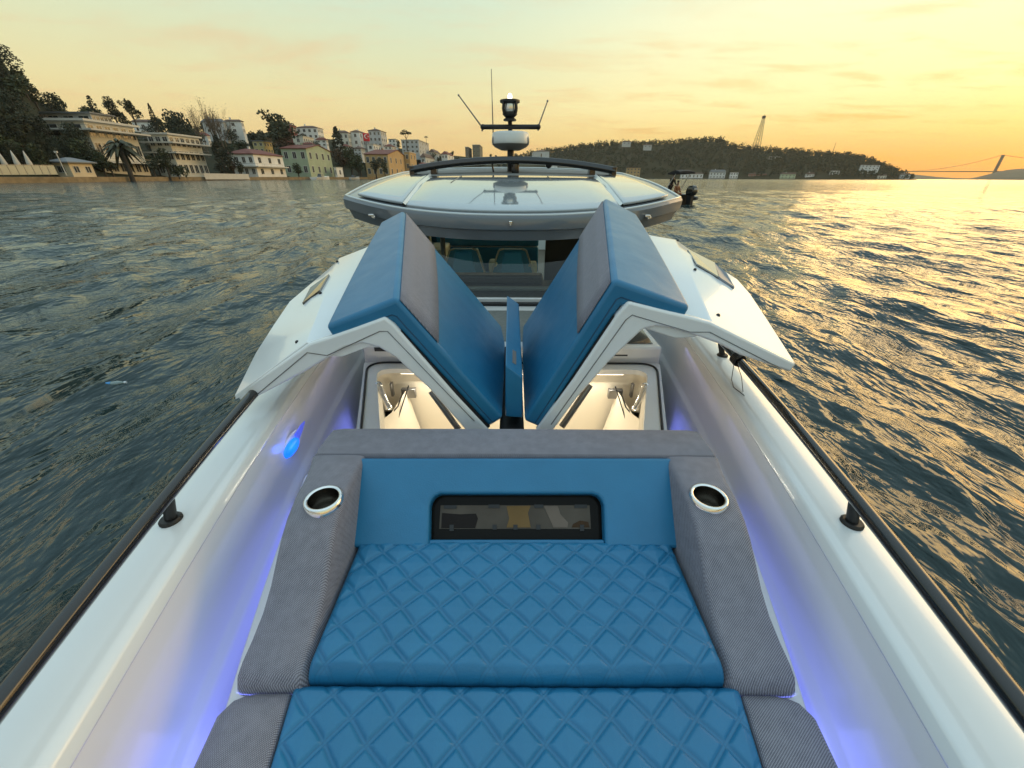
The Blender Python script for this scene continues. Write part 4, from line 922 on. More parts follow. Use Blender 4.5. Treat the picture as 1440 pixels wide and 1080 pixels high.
def trunkmesh(h,r,limbs,m,name='trunk'):
    q=MB(); q.tube([(0,0,-.15),(r*.3,0,h*.4),(0,r*.3,h)],[r*1.3,r,r*.45],7)
    for l in limbs: q.tube(l,[r*.45,r*.3,r*.1][:len(l)],5)
    o=q.build(name,m,None,60); me=o.data; bpy.data.objects.remove(o); return me
PROTO={}
def proto(kind):     # all prototypes are 1 unit tall
    rs=np.random.RandomState(sum(map(ord,kind)))
    if kind.startswith('broad') or kind.startswith('autumn') or kind.startswith('oak'):
        bl=[]; k=13 if kind.startswith('oak') else 9
        for i in range(k):
            a=rs.uniform(0,6.28); rr=rs.uniform(0,.26); z=rs.uniform(.38,.84); s=rs.uniform(.10,.19)
            bl.append((rr*math.cos(a),rr*math.sin(a),z,s,s,s*.8))
        bl.append((0,0,.6,.2,.2,.22))
        limbs=[[(0,0,.2),(b[0]*.5,b[1]*.5,b[2]*.7),b[:3]] for b in bl[:7]]
        return trunkmesh(.5,.028,limbs,BARK),leafmesh(blobpts(rs,bl,1100 if kind.startswith('oak') else 800),.062,LEAFB if kind.startswith('autumn') else LEAF)
    if kind=='pine':
        bl=[(0,0,.62,.3,.3,.30),(.1,.05,.8,.18,.18,.16),(-.12,0,.75,.2,.2,.15),(.18,0,.5,.2,.2,.18),(-.2,.1,.45,.2,.2,.2),(0,-.15,.55,.2,.2,.2)]
        return trunkmesh(.6,.03,[],BARK),leafmesh(blobpts(rs,bl,900),.055,LEAFD)
    if kind=='conifer':
        pts=[]
        for i in range(15):
            z=.12+.86*i/15; w=.26*(1-z)**.8+.015
            for k in range(62-3*i):
                a=rs.uniform(0,6.28); r=w*rs.uniform(.15,1)**.6; pts.append((r*math.cos(a),r*math.sin(a),z-r*.22+rs.uniform(-.02,.02)))
        return trunkmesh(.95,.022,[],BARK),leafmesh(pts,.055,LEAFD)
    if kind=='cypress':
        pts=[]
        for i in range(620):
            z=rs.uniform(.05,1); w=.13*math.sin(math.pi*min(1,(z*.9+.1)))**.6*(1.15-z*.6); a=rs.uniform(0,6.28); r=w*rs.uniform(.3,1)**.5; pts.append((r*math.cos(a),r*math.sin(a),z))
        return trunkmesh(.5,.02,[],BARK),leafmesh(pts,.05,LEAFD)
    if kind=='umbrella':
        bl=[(0,0,.86,.26,.26,.05),(.16,0,.82,.15,.12,.05),(-.18,.03,.83,.15,.14,.05),(0,.1,.93,.14,.14,.05)]
        return trunkmesh(.84,.022,[[(0,0,.6),(.1,0,.75),(.2,0,.82)],[(0,0,.58),(-.12,0,.74),(-.2,0,.82)]],BARK),leafmesh(blobpts(rs,bl,520),.045,LEAFD)
    if kind=='bare':
        q=MB(); tips=[]
        def br(p,d,l,r,n):
            e=p+d*l; q.tube([p,p.lerp(e,.5)+Vector(rs.normal(0,.012,3))*l*2,e],[r,r*.8,r*.55],4)
            if n==0: tips.append((e,d)); return
            for k in range(3):
                nd=(d+Vector(rs.normal(0,.24,3))+Vector((0,0,.28))).normalized(); br(p.lerp(e,rs.uniform(.45,1)),nd,l*rs.uniform(.6,.8),r*.55,n-1)
        for k in range(3): br(Vector((rs.normal(0,.02),rs.normal(0,.02),0)),Vector((rs.normal(0,.12),rs.normal(0,.12),1)).normalized(),.36,.012,4)
        o=q.build('trunk',BAREB,None,None,fix=False); me=o.data; bpy.data.objects.remove(o)
        pts=[tuple(e+d*rs.uniform(0,.05)+Vector(rs.normal(0,.02,3))) for e,d in tips ]
        return me,leafmesh(pts,.016,BAREB)
    if kind=='palm':
        tm=trunkmesh(.62,.05,[],BARK); vs=[]; fs=[]
        for k in range(34):
            a=rs.uniform(0,6.28); el=rs.uniform(-.2,1.2); L_=rs.uniform(.42,.56); dirh=Vector((math.cos(a),math.sin(a),0)); side=Vector((-math.sin(a),math.cos(a),0)); pr=None
            for i in range(9):
                t=i/8; p=Vector((0,0,.62))+dirh*L_*(t*math.cos(el)*.9+t*t*.12)+Vector((0,0,L_*(t*math.sin(el)-t*t*.75)))
                w=.045*math.sin(math.pi*min(1,t*.9+.08))+.004; l_=p+side*w-Vector((0,0,w*.6)); r_=p-side*w-Vector((0,0,w*.6)); n=len(vs); vs+=[l_,p,r_]
                if pr is not None: fs+=[(pr,pr+1,n+1,n),(pr+1,pr+2,n+2,n+1)]
                pr=n
        q=MB(); q.add(vs,fs); o=q.build('crown',PALM,None,None,fix=False); me=o.data; bpy.data.objects.remove(o); return tm,me
    if kind=='bush':
        bl=[(rs.uniform(-.5,.5),rs.uniform(-.4,.4),rs.uniform(.3,.55),.36,.36,.38) for _ in range(7)]
        return trunkmesh(.4,.04,[],BARK),leafmesh(blobpts(rs,bl,520),.13,LEAF)
KNAME={'broad':'broadleaf_tree','broadb':'broadleaf_tree','broadc':'broadleaf_tree','autumn':'autumn_tree','oak':'broadleaf_tree','pine':'pine_tree','conifer':'conifer_tree','cypress':'cypress_tree','umbrella':'umbrella_pine','bare':'bare_tree','palm':'palm_tree','bush':'bush'}
def tree(kind,loc,h,label,group=None,wide=1.0):
    if kind not in PROTO: PROTO[kind]=proto(kind)
    tm,cm=PROTO[kind]; o=thing(KNAME[kind],label,'bush' if kind=='bush' else 'tree',loc,group)
    o.rotation_euler=(0,0,R.uniform(0,6.28)); o.scale=(h*wide,h*wide,h)
    for n,m in (('trunk',tm),('crown',cm)):
        c=bpy.data.objects.new(n,m); COL.objects.link(c); c.parent=o
    return o
def ptree(kind,px,base,top,D,label,group=None,wide=1.0):
    p=hpx(px,(top*2+base)/3); t=K(px,top,D=D); b=K(p,base,D=D); tree(kind,b,t.z-b.z,label,group,wide)
ptree('conifer',100,185,129,262,'pointed dark conifer rising above the large villa roof')
ptree('broad',123,176,131,275,'loose twiggy tree behind the villa roof, just right of the pointed conifer')
ptree('broadb',152,178,134,275,'spreading tree behind the villa, left of the thin cypress')
ptree('cypress',186,182,143,290,'thin dark cypress above the villa right end')
ptree('pine',237,215,150,262,'round dense pine behind the balconied villa')
for i,(x,t) in enumerate(((268,141),(283,140),(299,150))):
    ptree('bare',x,222,t,300,('leftmost of three leafless pale poplars','middle one of three leafless pale poplars','shortest and rightmost of three leafless pale poplars')[i],'leafless poplars',1.0)
ptree('oak',386,222,145,330,'tall spreading oak standing above the white red roofed house',None,1.1)
ptree('autumn',398,226,185,325,'rust tinged tree at the right foot of the tall spreading oak',None,1.3)
ptree('palm',166,250,178,196,'big feathery palm in front of the large modern villa',None,.85)
ptree('pine',96,236,166,208,'dark pine hiding the left wall of the large modern villa',None,.8)
ptree('pine',74,238,188,203,'dark pine by the left corner of the large modern villa',None,.9)
ptree('broad',108,244,192,201,'dark leafy tree against the middle of the villa wall',None,1.2)
ptree('broadb',118,244,196,200,'leafy tree between the villa wall and the palm')
ptree('broad',138,247,212,196,'bush like tree just right of the kiosk roof',None,1.3)
ptree('broadc',152,248,222,194,'low rounded tree at the palm foot',None,1.6)
ptree('broad',228,248,206,214,'rounded green tree left of the balconied villa',None,1.1)
ptree('broadc',212,248,222,212,'low green shrub tree in front of the villa right end',None,1.5)
ptree('bush',247,249,228,216,'broad green bush below the balconied villa')
ptree('cypress',308,249,190,248,'tall dark cypress right of the balconied villa',None,1.5)
ptree('pine',318,249,203,252,'dark shaggy pine left of the white red roofed house',None,.8)
ptree('autumn',326,249,224,250,'small russet tree by the left wall of the white house')
ptree('broad',337,249,226,250,'small green tree in front of the white house')
ptree('broadb',346,218,182,340,'rounded tree above the long red roof')
ptree('broad',362,222,187,345,'green tree left of the tall spreading oak')
ptree('broadc',330,222,196,330,'bushy tree above the left end of the long red roof')
ptree('broad',418,250,228,292,'dark low tree in the garden of the green mansion',None,1.5)
ptree('cypress',473,240,178,400,'dark upright tree behind the green mansion gable',None,1.6)
ptree('autumn',478,246,204,340,'brown leaved tree right of the green mansion')
ptree('broad',492,250,205,340,'dark tree standing between the green and ochre mansions',None,1.1)
ptree('broadb',505,250,214,342,'rounded tree near the left wall of the ochre mansion')
ptree('broadc',527,250,220,338,'leafy tree in front of the ochre mansion',None,1.2)
ptree('broad',540,250,224,338,'smaller tree by the ochre mansion windows')
ptree('umbrella',567,214,182,470,'flat topped umbrella pine against the sky',None,1.1)
ptree('broad',556,212,196,490,'dark tree left of the flat topped umbrella pine')
ptree('umbrella',595,202,191,540,'small umbrella pine on the roof line of the grey apartment block')
SL='trees on the wooded slope'
KINDS=[('broad','rounded green tree on the wooded left hillside'),('broadb','open branched green tree on the wooded left hillside'),('broadc','bushy green tree on the wooded left hillside'),('pine','dense dark pine on the wooded left hillside'),('autumn','brownish autumn tree on the wooded left hillside'),('conifer','pointed conifer on the wooded left hillside')]
def scatter(n,p0,p1,t0,t1,h0,h1,wts):
    for i in range(n):
        px=R.uniform(p0,p1); t=R.uniform(t0,t1); k,lb=R.choices(KINDS,wts)[0]; tree(k,ground(px,t)-Vector((0,0,.3)),R.uniform(h0,h1),lb,SL+' ('+KNAME[k].replace('_',' ')+'s)',R.uniform(.9,1.3))
scatter(110,-60,190,.24,.97,6,12,(4,2,3,6,.4,1.5))
scatter(36,150,330,.45,1.0,8,14,(4,2,3,3,1,.7))
scatter(48,330,640,.35,1.0,8,14,(4,2,3,2,2,.6))
scatter(26,640,790,.2,1.0,9,15,(4,2,3,2,1,.5))
scatter(44,-20,330,.145,.34,5,9,(4,1,5,1,.4,.0))
scatter(30,330,640,.16,.34,6,9,(4,1,4,1,2,0))
# ---------------------------------------------------------------- things on the left quay
UM=mat('pale canvas',(.50,.48,.43),.8,var=.1,vscale=2)
for px,py,t,lb in ((7,239,212,'closed pale parasol leftmost on the quay terrace'),(25,239,211.5,'closed pale parasol, middle one of three on the quay terrace'),(42,239,212,'closed pale parasol nearest the kiosk')):
    b=K(px+4,py,D=182); tp=K(px-3,t,D=182); hgt=tp.z-b.z; o=thing('parasol',lb,'parasol',b,'closed parasols on the quay terrace')
    q=MB(); q.lathe([(.05,hgt*.02),(.09,hgt*.02),(.62,hgt*.24),(.60,hgt*.35),(.34,hgt*.7),(.08,hgt*.99),(.01,hgt)],b,12); q.build('canopy',UM,o,60)
    q=MB(); q.tube([b,b+Vector((0,0,hgt))],.07,6); q.box(b.x-.5,b.x+.5,b.y-.5,b.y+.5,b.z-.3,b.z+.1); q.build('pole',DSTEEL,o)
o=thing('glass_balustrade','low greenish glass balustrade along the quay terrace','fence',K(40,247,D=176)); q=MB(); r_=MB()
pa=K(-60,247,D=171); pb=K(82,246,D=180)
for k in range(12):
    a=pa.lerp(pb,k/12); b=pa.lerp(pb,(k+.94)/12); q.prism([a+Vector((0,0,.1)),b+Vector((0,0,.1)),b+Vector((0,0,2.3)),a+Vector((0,0,2.3))],(0,.08,0)); r_.tube([a,a+Vector((0,0,2.4))],.06,5)
q.build('glass_panel',mat('frosted green glass',(.26,.30,.26),.2,coat=.5),o); r_.tube([pa+Vector((0,0,2.4)),pb+Vector((0,0,2.4))],.06,5); r_.build('post',DSTEEL,o)
a=K(94,247,D=181); b=K(92,215,D=181); q=MB(); q.tube([a,Vector((a.x,a.y,b.z))],.12,6); q.box(a.x-.3,a.x+.5,a.y-.2,a.y+.2,b.z-.1,b.z+.4); tag(q.build('lamp_post',UM),'thin pale lamp post standing by the kiosk','lamp post')
o=thing('terrace_wall','low white wall along the water between the balconied villa and white house','wall',K(310,249,D=238)); q=MB()
pa=K(288,248.5,D=228); pb=K(350,249,D=250); q.prism([pa-Vector((0,0,1)),pb-Vector((0,0,1)),pb+Vector((0,0,1.3)),pa+Vector((0,0,1.3))],(-.2,.6,0)); q.build('wall',SLAB,o)
def moored(px,py,D,L,label,col):
    c=K(px,py,D=D); c.z=0; o=thing('moored_boat',label,'boat',c); q=MB(); secs=[]
    for t in np.linspace(0,1,9):
        w=L*.17*(1-t**2.5)+.02; x=c.x+(t-.5)*L*.3; y=c.y+(t-.5)*L; z=L*.10+L*.05*t*t
        secs.append([Vector((x-w*.6,y,-.3)),Vector((x-w,y,z)),Vector((x-w*.8,y,z+.05)),Vector((x+w*.8,y,z+.05)),Vector((x+w,y,z)),Vector((x+w*.6,y,-.3))])
    q.loft(secs); q.build('hull',wallmat(col),o,40)
    q=MB(); q.loft([[(c.x-L*.1,c.y-L*.2,L*.1),(c.x+L*.1,c.y-L*.2,L*.1),(c.x+L*.1,c.y+L*.15,L*.1),(c.x-L*.1,c.y+L*.15,L*.1)],[(c.x-L*.07,c.y-L*.15,L*.24),(c.x+L*.07,c.y-L*.15,L*.24),(c.x+L*.07,c.y+L*.05,L*.24),(c.x-L*.07,c.y+L*.05,L*.24)]]); q.build('cabin',PANE,o)
moored(452,250,288,13,'small white motor launch moored in front of the green mansion',WHT)
moored(498,250,322,11,'low grey boat moored before the dark trees',GRY)
# red flag with crescent and star
fo=K(515,192,D=468); o=thing('flag','large red flag with white crescent and star hanging on the white block','flag',fo)
c=K(515,193,D=466); fw=(K(520,193,D=466)-K(511,193,D=466)).length; fh=(K(515,187.5,D=466)-K(515,199,D=466)).length
rt=Vector((1,.5,0)).normalized(); nn=Vector((rt.y,-rt.x,0))
q=MB(); rows=[]
for j in range(9):
    rows.append([c+rt*fw*(i/8-.5)+Vector((0,0,fh*(.5-j/8)))+nn*.25*math.sin(i*.9+j*.3) for i in range(9)])
q.loft(rows,False); cl=q.build('cloth',mat('red flag cloth',(.55,.02,.03),.7),o,60); md=cl.modifiers.new('t','SOLIDIFY'); md.thickness=.06
q=MB(); cr=c+nn*.55+Vector((0,0,fh*.08)); pts=[]
r0=fw*.30
for k in range(20): a=rad(35+290*k/19); pts.append(cr+rt*r0*math.cos(a)+Vector((0,0,r0*math.sin(a))))
for k in range(20): a=rad(325-290*k/19*1.0); a2=a; pts.append(cr+rt*(r0*.22+r0*.80*math.cos(a2))+Vector((0,0,r0*.80*math.sin(a2))))
q.prism(pts,nn*.05); st=[]
for k in range(10):
    a=rad(36*k); rr=r0*(.42 if k%2==0 else .17); st.append(cr+rt*(r0*1.0+rr*math.cos(a))+Vector((0,0,rr*math.sin(a))))
q.prism(st,nn*.05); q.build('crescent_and_star',mat('white flag cloth',(.75,.73,.7),.7),o)
# ---------------------------------------------------------------- far wooded hill
FC=[(700,900,1150,225),(750,960,1210,214),(800,1000,1260,206),(830,1010,1270,202),(870,1020,1290,199),(905,1030,1300,200),(940,1040,1310,198),(975,1050,1320,195),(1000,1060,1320,195),(1020,1070,1320,204),(1060,1090,1330,208),(1100,1110,1330,212),(1150,1130,1330,216),(1180,1150,1340,217),(1205,1170,1340,222),(1232,1190,1330,231),(1258,1210,1330,240),(1276,1225,1320,248),(1290,1240,1310,252)]
def fcol(px):
    for a,b in zip(FC,FC[1:]):
        if a[0]<=px<=b[0]:
            t=(px-a[0])/(b[0]-a[0]); return [lerp(p,q,t) for p,q in zip(a[1:],b[1:])]
    return list((FC[0] if px<FC[0][0] else FC[-1])[1:])
def fground(px,t):
    ds,dr,py=fcol(px); zt=K(px,py+4,D=dr).z; D=lerp(ds,dr,t); d=ray(px,250); h=math.hypot(d.x,d.y)
    e=max(0,(t-.10)/.9); z=1.0+max(0,(zt-1.0))*(e**.85 if t<=1 else 1-(t-1)*.3); return Vector((d.x/h*D,d.y/h*D,z))
g=MB(); rows=[]
for px in range(700,1291,10):
    row=[fground(px,t) for t in (0,.0001,.1,.2,.35,.5,.65,.8,.9,1,1.4)]; row[0]=Vector((row[0].x,row[0].y,-2)); rows.append(row)
g.loft(rows,False); tag(g.build('wooded_hill',HILL,None,60,fix=False),kind='structure')
def forest():
    rs=np.random.RandomState(8); pts=[]; trees=[]
    for i in range(3000):
        px=rs.uniform(715,1283); t=.13+.89*rs.uniform(0,1)**.9
        if rs.rand()<.22: t=rs.uniform(.93,1.03)
        g_=fground(px,t); 
        if fcol(px)[2]>247: 
            if rs.rand()<.6: continue
        h=rs.uniform(5,11)*(1 if t<.9 else rs.uniform(.7,1.6)); w=h*rs.uniform(.34,.55)
        for k in range(24):
            d=rs.normal(size=3); d/=np.linalg.norm(d); r=rs.uniform(.3,1)**.5
            pts.append((g_.x+d[0]*w*r,g_.y+d[1]*w*r,g_.z+h*.55+d[2]*h*.45*r))
    me=leafmesh(pts,3.0,mat('far forest leaves',(.009,.023,.013),.9,var=.6,vscale=.03,vcol=(.026,.038,.020),spec=.1),'forest')
    o=bpy.data.objects.new('forest',me); COL.objects.link(o); tag(o,'dense dark woodland covering the far hill','woodland',kind='stuff')
forest()
# lattice mast on the hill
STEEL=mat('dark painted steel',(.10,.07,.05),.6)
b0=K(1062,212,D=1340); t0=K(1072,163,D=1340); o=thing('lattice_mast','tall tapering lattice mast standing on the wooded hill','mast',b0); q=MB(); hh=t0.z-b0.z; w0,w1=8.0,1.8
def leg(i,f): 
    w=lerp(w0,w1,f); sx,sy=((-1,-1),(1,-1),(1,1),(-1,1))[i%4]; return b0+Vector((sx*w,sy*w,hh*f))
for i in range(4): q.tube([leg(i,0)-Vector((0,0,6)),leg(i,1)],.5,5)
q.build('leg',STEEL,o); q=MB()
for k in range(9):
    f0_,f1_=k/9,(k+1)/9
    for i in range(4): q.tube([leg(i,f0_),leg(i+1,f1_)],.16,4); q.tube([leg(i+1,f0_),leg(i,f1_)],.16,4); q.tube([leg(i,f1_),leg(i+1,f1_)],.16,4)
q.build('bracing',STEEL,o); q=MB(); q.box(b0.x-3,b0.x+3,b0.y-3,b0.y+3,b0.z+hh*.93,b0.z+hh); q.tube([b0+Vector((0,0,hh)),b0+Vector((0,0,hh*1.04))],.4,5); q.build('head',STEEL,o)
a=K(1170,217,D=1335); q=MB(); q.tube([a-Vector((0,0,4)),Vector((a.x,a.y,K(1173,200,D=1335).z))],[.7,.35],5); q.box(a.x-1.0,a.x+1.0,a.y-1,a.y+1,a.z-5,a.z+1); tag(q.build('aerial_mast',STEEL),'thin single aerial mast above the headland trees','mast')
# far low hills and the bridge in the haze
def ridge(name,cols,D,Dd,m):
    q=MB(); rows=[]
    for px,py in cols:
        d=ray(px,250); h=math.hypot(d.x,d.y); e=Vector((d.x/h,d.y/h,0)); tp=K(px,py,D=D+Dd)
        rows.append([e*D+Vector((0,0,-3)),e*D+Vector((0,0,1)),e*(D+Dd*.5)+Vector((0,0,max(1,tp.z*.62))),e*(D+Dd)+Vector((0,0,max(1.2,tp.z))),e*(D+Dd*1.5)+Vector((0,0,.5))])
    q.loft(rows,False); return tag(q.build(name,m,None,60,fix=False),kind='structure')
FARM=mat('distant scrub hill',(.05,.055,.035),.9,var=.4,vscale=.01)
ridge('headland',[(1340,253.2),(1358,252.5),(1372,249.5),(1386,245.5),(1398,242),(1410,239),(1425,237.5),(1440,236.5),(1470,232),(1520,226),(1600,222)],2500,400,FARM)
ridge('low_hills',[(1240,246),(1268,244),(1290,246),(1320,249),(1345,250.5),(1375,251),(1420,250),(1500,247)],3500,400,FARM)
BR=mat('bridge steel',(.06,.05,.045),.6)
D_=3600; ba=K(1266,241.2,D=D_*1.12); bb=K(1399,241.2,D=D_); bc=K(1560,240.5,D=D_*.9); tw=bb; zt=K(1412,218,D=D_).z
o=thing('suspension_bridge','distant suspension bridge with one tall leaning looking tower at sunset','bridge',(bb.x,bb.y,0))
along=(ba-bb).normalized(); side=Vector((-along.y,along.x,0))
q=MB(); q.prism([ba+Vector((0,0,-2.8)),bb+Vector((0,0,-2.8)),bb+Vector((0,0,2.1)),ba+Vector((0,0,2.1))],side*21); q.prism([bc+Vector((0,0,-2.8)),bb+Vector((0,0,-2.8)),bb+Vector((0,0,2.1)),bc+Vector((0,0,2.1))],side*21); q.build('deck',BR,o)
q=MB()
for s in (-3,4):
    p=bb+side*s; q.loft([[p+along*a+side*b+Vector((0,0,z)) for a,b in ((-3.5,-2.5),(3.5,-2.5),(3.5,2.5),(-3.5,2.5))] for z in (-bb.z-2,zt-bb.z)])
for f in (.35,.68,.97): q.prism([bb+side*-3+along*-2+Vector((0,0,(zt-bb.z)*f-4)),bb+side*4+along*-2+Vector((0,0,(zt-bb.z)*f-4)),bb+side*4+along*-2+Vector((0,0,(zt-bb.z)*f+4)),bb+side*-3+along*-2+Vector((0,0,(zt-bb.z)*f+4))],along*4)
q.build('tower',BR,o); q=MB()
for s in (0,10):
    A=ba+side*s+Vector((0,0,6)); T=Vector((bb.x,bb.y,zt))+side*s; Cc=bc+side*s+Vector((0,0,4))
    q.tube([T.lerp(A,t)-Vector((0,0,(zt-bb.z)*.9*t*(1-t)*1.4)) for t in np.linspace(0,1,25)],.5,5); q.tube([T,Cc],.5,5)
q.build('main_cable',BR,o); q=MB()
for t in np.linspace(.08,.92,22):
    A=ba+Vector((0,0,6)); T=Vector((bb.x,bb.y,zt)); p=T.lerp(A,t)-Vector((0,0,(zt-bb.z)*.9*t*(1-t)*1.4)); dk=bb.lerp(ba,t); q.tube([p,dk],.15,4)
q.build('hanger_cable',BR,o)
# ---------------------------------------------------------------- inflatable dinghy with its crew
DG=mat('grey inflatable tube',(.12,.12,.12),.45,var=.15,vscale=4); SKIN=mat('skin',(.20,.11,.075),.5); DARK=mat('dark clothing',(.015,.015,.018),.8,var=.2,vscale=8); HAIR=mat('dark hair',(.012,.01,.009),.6)
st=K(966,288,D=35); st.z=0; hd=Vector((-.42,.90,0)).normalized(); sd=Vector((hd.y,-hd.x,0))
dg=thing('inflatable_dinghy','grey inflatable dinghy with black outboard passing behind the hardtop','dinghy',st)
def dp(a,b,z): return st+hd*a+sd*b+Vector((0,0,z))
q=MB(); path=[dp(-.1,.85,.42),dp(1.0,.9,.42),dp(2.6,.88,.46),dp(3.6,.6,.58),dp(4.2,.0,.68),dp(3.6,-.6,.58),dp(2.6,-.88,.46),dp(1,-.9,.42),dp(-.1,-.85,.42)]
q.tube(path,[.10,.27,.27,.26,.25,.26,.27,.27,.10],12); q.build('side_tube',DG,dg,60)
q=MB(); q.loft([[dp(a,-w,.30),dp(a,w,.30),dp(a,w*.5,-.25+.1*a/4),dp(a,-w*.5,-.25+.1*a/4)] for a,w in ((.25,.75),(2.4,.75),(3.6,.35))]); q.build('hull_floor',BLACK,dg)
q=MB(); q.prism([dp(.18,-.75,-.1),dp(.18,.75,-.1),dp(.18,.75,.68),dp(.18,-.75,.68)],hd*.08); q.build('transom',BLACK,dg)
q=MB(); q.loft([[dp(-.42,-.2,.62),dp(.16,-.18,.66),dp(.16,.18,.66),dp(-.42,.2,.62)],[dp(-.55,-.27,.88),dp(.2,-.22,.9),dp(.2,.22,.9),dp(-.55,.27,.88)],[dp(-.5,-.22,1.22),dp(.12,-.2,1.18),dp(.12,.2,1.18),dp(-.5,.22,1.22)],[dp(-.36,-.12,1.32),dp(.0,-.12,1.28),dp(.0,.12,1.28),dp(-.36,.12,1.32)]])
ob=q.build('outboard_motor',BLACKG,dg,30,bevel=.05,seg=3)
q=MB(); q.loft([[dp(-.32,-.1,-.5),dp(.02,-.1,-.5),dp(.02,.1,-.5),dp(-.32,.1,-.5)],[dp(-.38,-.14,.64),dp(.08,-.14,.64),dp(.08,.14,.64),dp(-.38,.14,.64)]]); q.build('shaft',BLACK,ob)
q=MB(); q.prism([dp(-.565,-.17,1.02),dp(-.565,.17,1.02),dp(-.545,.16,1.14),dp(-.545,-.16,1.14)],hd*.03); q.build('badge',mat('grey badge band',(.3,.3,.3),.4),ob)
q=MB(); q.tube([dp(1.9,.8,.6),dp(1.3,.75,1.55),dp(.9,.72,2.15),dp(.9,.4,2.22),dp(.9,-.4,2.22),dp(.9,-.72,2.15),dp(1.3,-.75,1.55),dp(1.9,-.8,.6)],.03,6); q.build('frame_arch',mat('pale tube',(.5,.5,.48),.3),dg,50)
q=MB(); q.loft([[dp(.55,b,2.20+.05*math.cos(b*2)),dp(1.0,b,2.30+.05*math.cos(b*2)),dp(1.7,b,2.12+.05*math.cos(b*2)),dp(1.7,b,2.02),dp(.55,b,2.08)] for b in np.linspace(-.78,.78,7)]); q.build('folded_canopy',DARK,dg,50)
q=MB(); q.loft([[dp(2.3,-.35,.3),dp(3.0,-.35,.3),dp(3.0,.35,.3),dp(2.3,.35,.3)],[dp(2.5,-.3,1.15),dp(2.9,-.3,1.1),dp(2.9,.3,1.1),dp(2.5,.3,1.15)]]); q.build('steering_console',mat('pale console',(.4,.38,.33),.5),dg,bevel=.03)
def figure(label,pts,edges,radii,hip,face_dir,hairc,scale_clothes):
    me=bpy.data.meshes.new('person'); me.from_pydata([tuple(p-hip) for p in pts],edges,[]); o=bpy.data.objects.new('person',me); COL.objects.link(o); o.location=hip
    tag(o,label,'person'); sk=o.modifiers.new('skin','SKIN'); sk.use_smooth_shade=True
    for v,r_ in zip(me.skin_vertices[0].data,radii): v.radius=(r_,r_)
    me.skin_vertices[0].data[0].use_root=True; s=o.modifiers.new('sub','SUBSURF'); s.levels=1; s.render_levels=1; me.materials.append(SKIN); return o
def garment(parent,name,pts,edges,radii,m):
    hip=parent.location; me=bpy.data.meshes.new(name); me.from_pydata([tuple(p-hip) for p in pts],edges,[]); o=bpy.data.objects.new(name,me); COL.objects.link(o); o.parent=parent
    sk=o.modifiers.new('skin','SKIN'); sk.use_smooth_shade=True
    for v,r_ in zip(me.skin_vertices[0].data,radii): v.radius=(r_,r_)
    me.skin_vertices[0].data[0].use_root=True; s=o.modifiers.new('sub','SUBSURF'); s.levels=1; s.render_levels=1; me.materials.append(m)
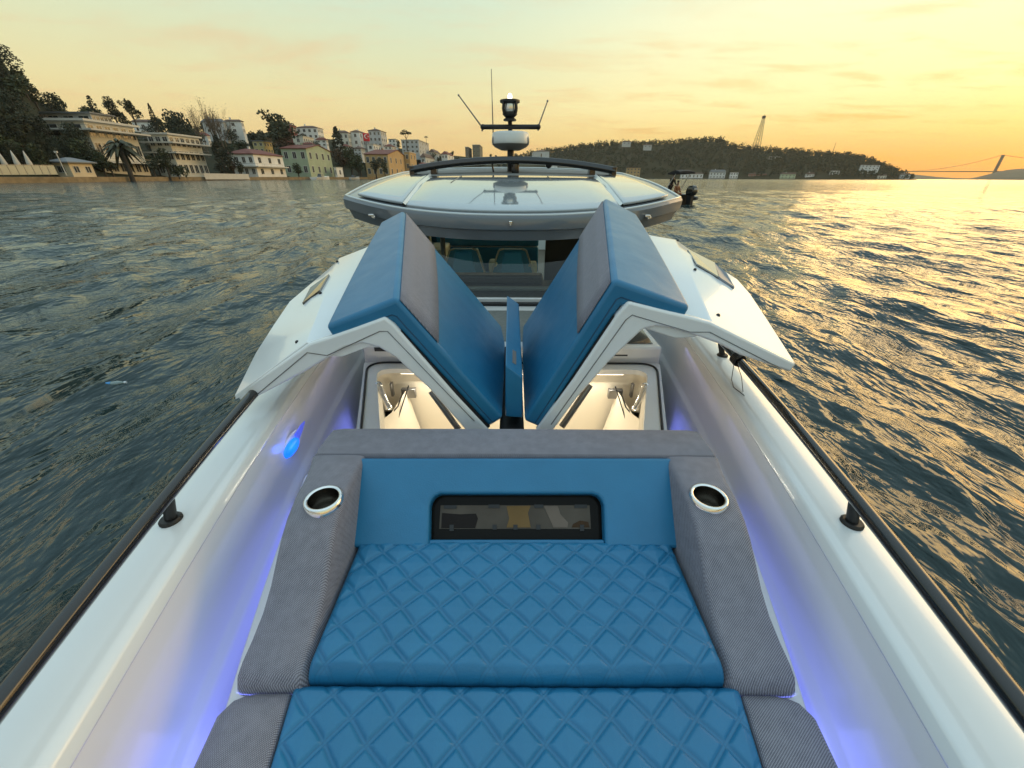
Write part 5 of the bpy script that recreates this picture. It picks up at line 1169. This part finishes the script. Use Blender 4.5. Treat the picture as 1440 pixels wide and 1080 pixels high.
def standing(label,a,b,base,seat=False,cloth=DARK,lean=.12):
    q=lambda da,db,z: dp(a+da,b+db,base+z)
    hz=.92 if not seat else .42
    hip=q(0,0,hz); ch=q(-lean*.6,0,hz+.32); sh=q(-lean,0,hz+.50); nk=q(-lean*1.2,0,hz+.58); hd0=q(-lean*1.5,0,hz+.68); hd1=q(-lean*1.6,0,hz+.80)
    kf=.08 if not seat else -.45
    kz=.48 if not seat else .42
    pts=[hip,ch,sh,nk,hd0,hd1,q(.0,.10,hz-.05),q(kf,.12,kz),q(kf+(0 if not seat else -.02),.13,.06),q(kf-.16,.14,.04),q(.0,-.10,hz-.05),q(kf,-.12,kz),q(kf,-.13,.06),q(kf-.16,-.14,.04),
        q(-lean,.19,hz+.47),q(-lean-.05,.25,hz+.20),q(-lean-.26,.20,hz+.10),q(-lean-.34,.18,hz+.10),q(-lean,-.19,hz+.47),q(-lean-.05,-.25,hz+.20),q(-lean-.26,-.20,hz+.12),q(-lean-.34,-.18,hz+.12)]
    ed=[(0,1),(1,2),(2,3),(3,4),(4,5),(0,6),(6,7),(7,8),(8,9),(0,10),(10,11),(11,12),(12,13),(2,14),(14,15),(15,16),(16,17),(2,18),(18,19),(19,20),(20,21)]
    rr=[.12,.13,.11,.055,.085,.075,.085,.06,.045,.035,.085,.06,.045,.035,.055,.042,.034,.03,.055,.042,.034,.03]
    p=figure(label,pts,ed,rr,hip,None,None,None)
    garment(p,'jacket',[hip,ch,sh,pts[14],pts[15],pts[16],pts[18],pts[19],pts[20]],[(0,1),(1,2),(2,3),(3,4),(4,5),(2,6),(6,7),(7,8)],[.145,.155,.13,.075,.06,.05,.075,.06,.05],cloth)
    garment(p,'trousers',[hip,pts[6],pts[7],pts[8],pts[10],pts[11],pts[12]],[(0,1),(1,2),(2,3),(0,4),(4,5),(5,6)],[.14,.10,.075,.06,.10,.075,.06],cloth)
    h=MB(); h._ball(hd1+Vector((0,0,.01))+hd*.015-hip+hip,.09,.09,.085,10,7); ho=h.build('hair',HAIR,None,60); ho.data.transform(Matrix.Translation(-hip)); ho.parent=p
standing('person in dark clothes standing at the console of the dinghy',2.05,.05,.32)
standing('person in a rust coloured top sitting low in the dinghy',1.0,-.35,.32,True,mat('rust jacket',(.25,.10,.04),.8),.05)
# drifting bottle
c=K(155,541,z=-1.80); o=thing('plastic_bottle','clear plastic bottle with blue label drifting on the dark water','bottle',c)
ax=Vector((.95,.3,.05)).normalized()
def lat(prof,name,m,par):
    q=MB(); u=ax.orthogonal().normalized(); w=ax.cross(u); secs=[[c+ax*z+(u*math.cos(2*math.pi*k/14)+w*math.sin(2*math.pi*k/14))*r for k in range(14)] for r,z in [(r*.6,z*.7) for r,z in prof]]; q.loft(secs); return q.build(name,m,par,50)
bd=lat([(.02,-.15),(.046,-.14),(.048,-.05),(.045,0),(.048,.06),(.045,.10),(.02,.15),(.018,.17)],'body',mat('clear bottle plastic',(.16,.22,.22),.12,coat=.5),o)
lat([(.0495,-.10),(.0495,.02)],'label',mat('blue bottle label',(.03,.22,.5),.4),bd); lat([(.022,.165),(.022,.19)],'cap',mat('white cap',(.6,.65,.7),.4),bd)
# ---------------------------------------------------------------- air
HAZE=True
if HAZE:
    m=bpy.data.materials.new('haze'); m.use_nodes=True; nt=m.node_tree; nt.nodes.remove(nt.nodes['Principled BSDF']); v=nt.nodes.new('ShaderNodeVolumePrincipled'); v.inputs['Color'].default_value=(.90,.86,.72,1); v.inputs['Density'].default_value=.000085; v.inputs['Anisotropy'].default_value=.3
    nt.links.new(v.outputs[0],nt.nodes['Material Output'].inputs['Volume'])
    q=MB(); q.box(-4400,4800,-2000,4700,-8,330); h=q.build('haze',m); tag(h,kind='stuff')
scn.view_settings.view_transform='Standard'; scn.view_settings.look='None'; scn.view_settings.exposure=.16; scn.view_settings.gamma=1
scn.cycles.max_bounces=8; scn.cycles.volume_bounces=0; scn.cycles.caustics_reflective=False; scn.cycles.sample_clamp_indirect=6
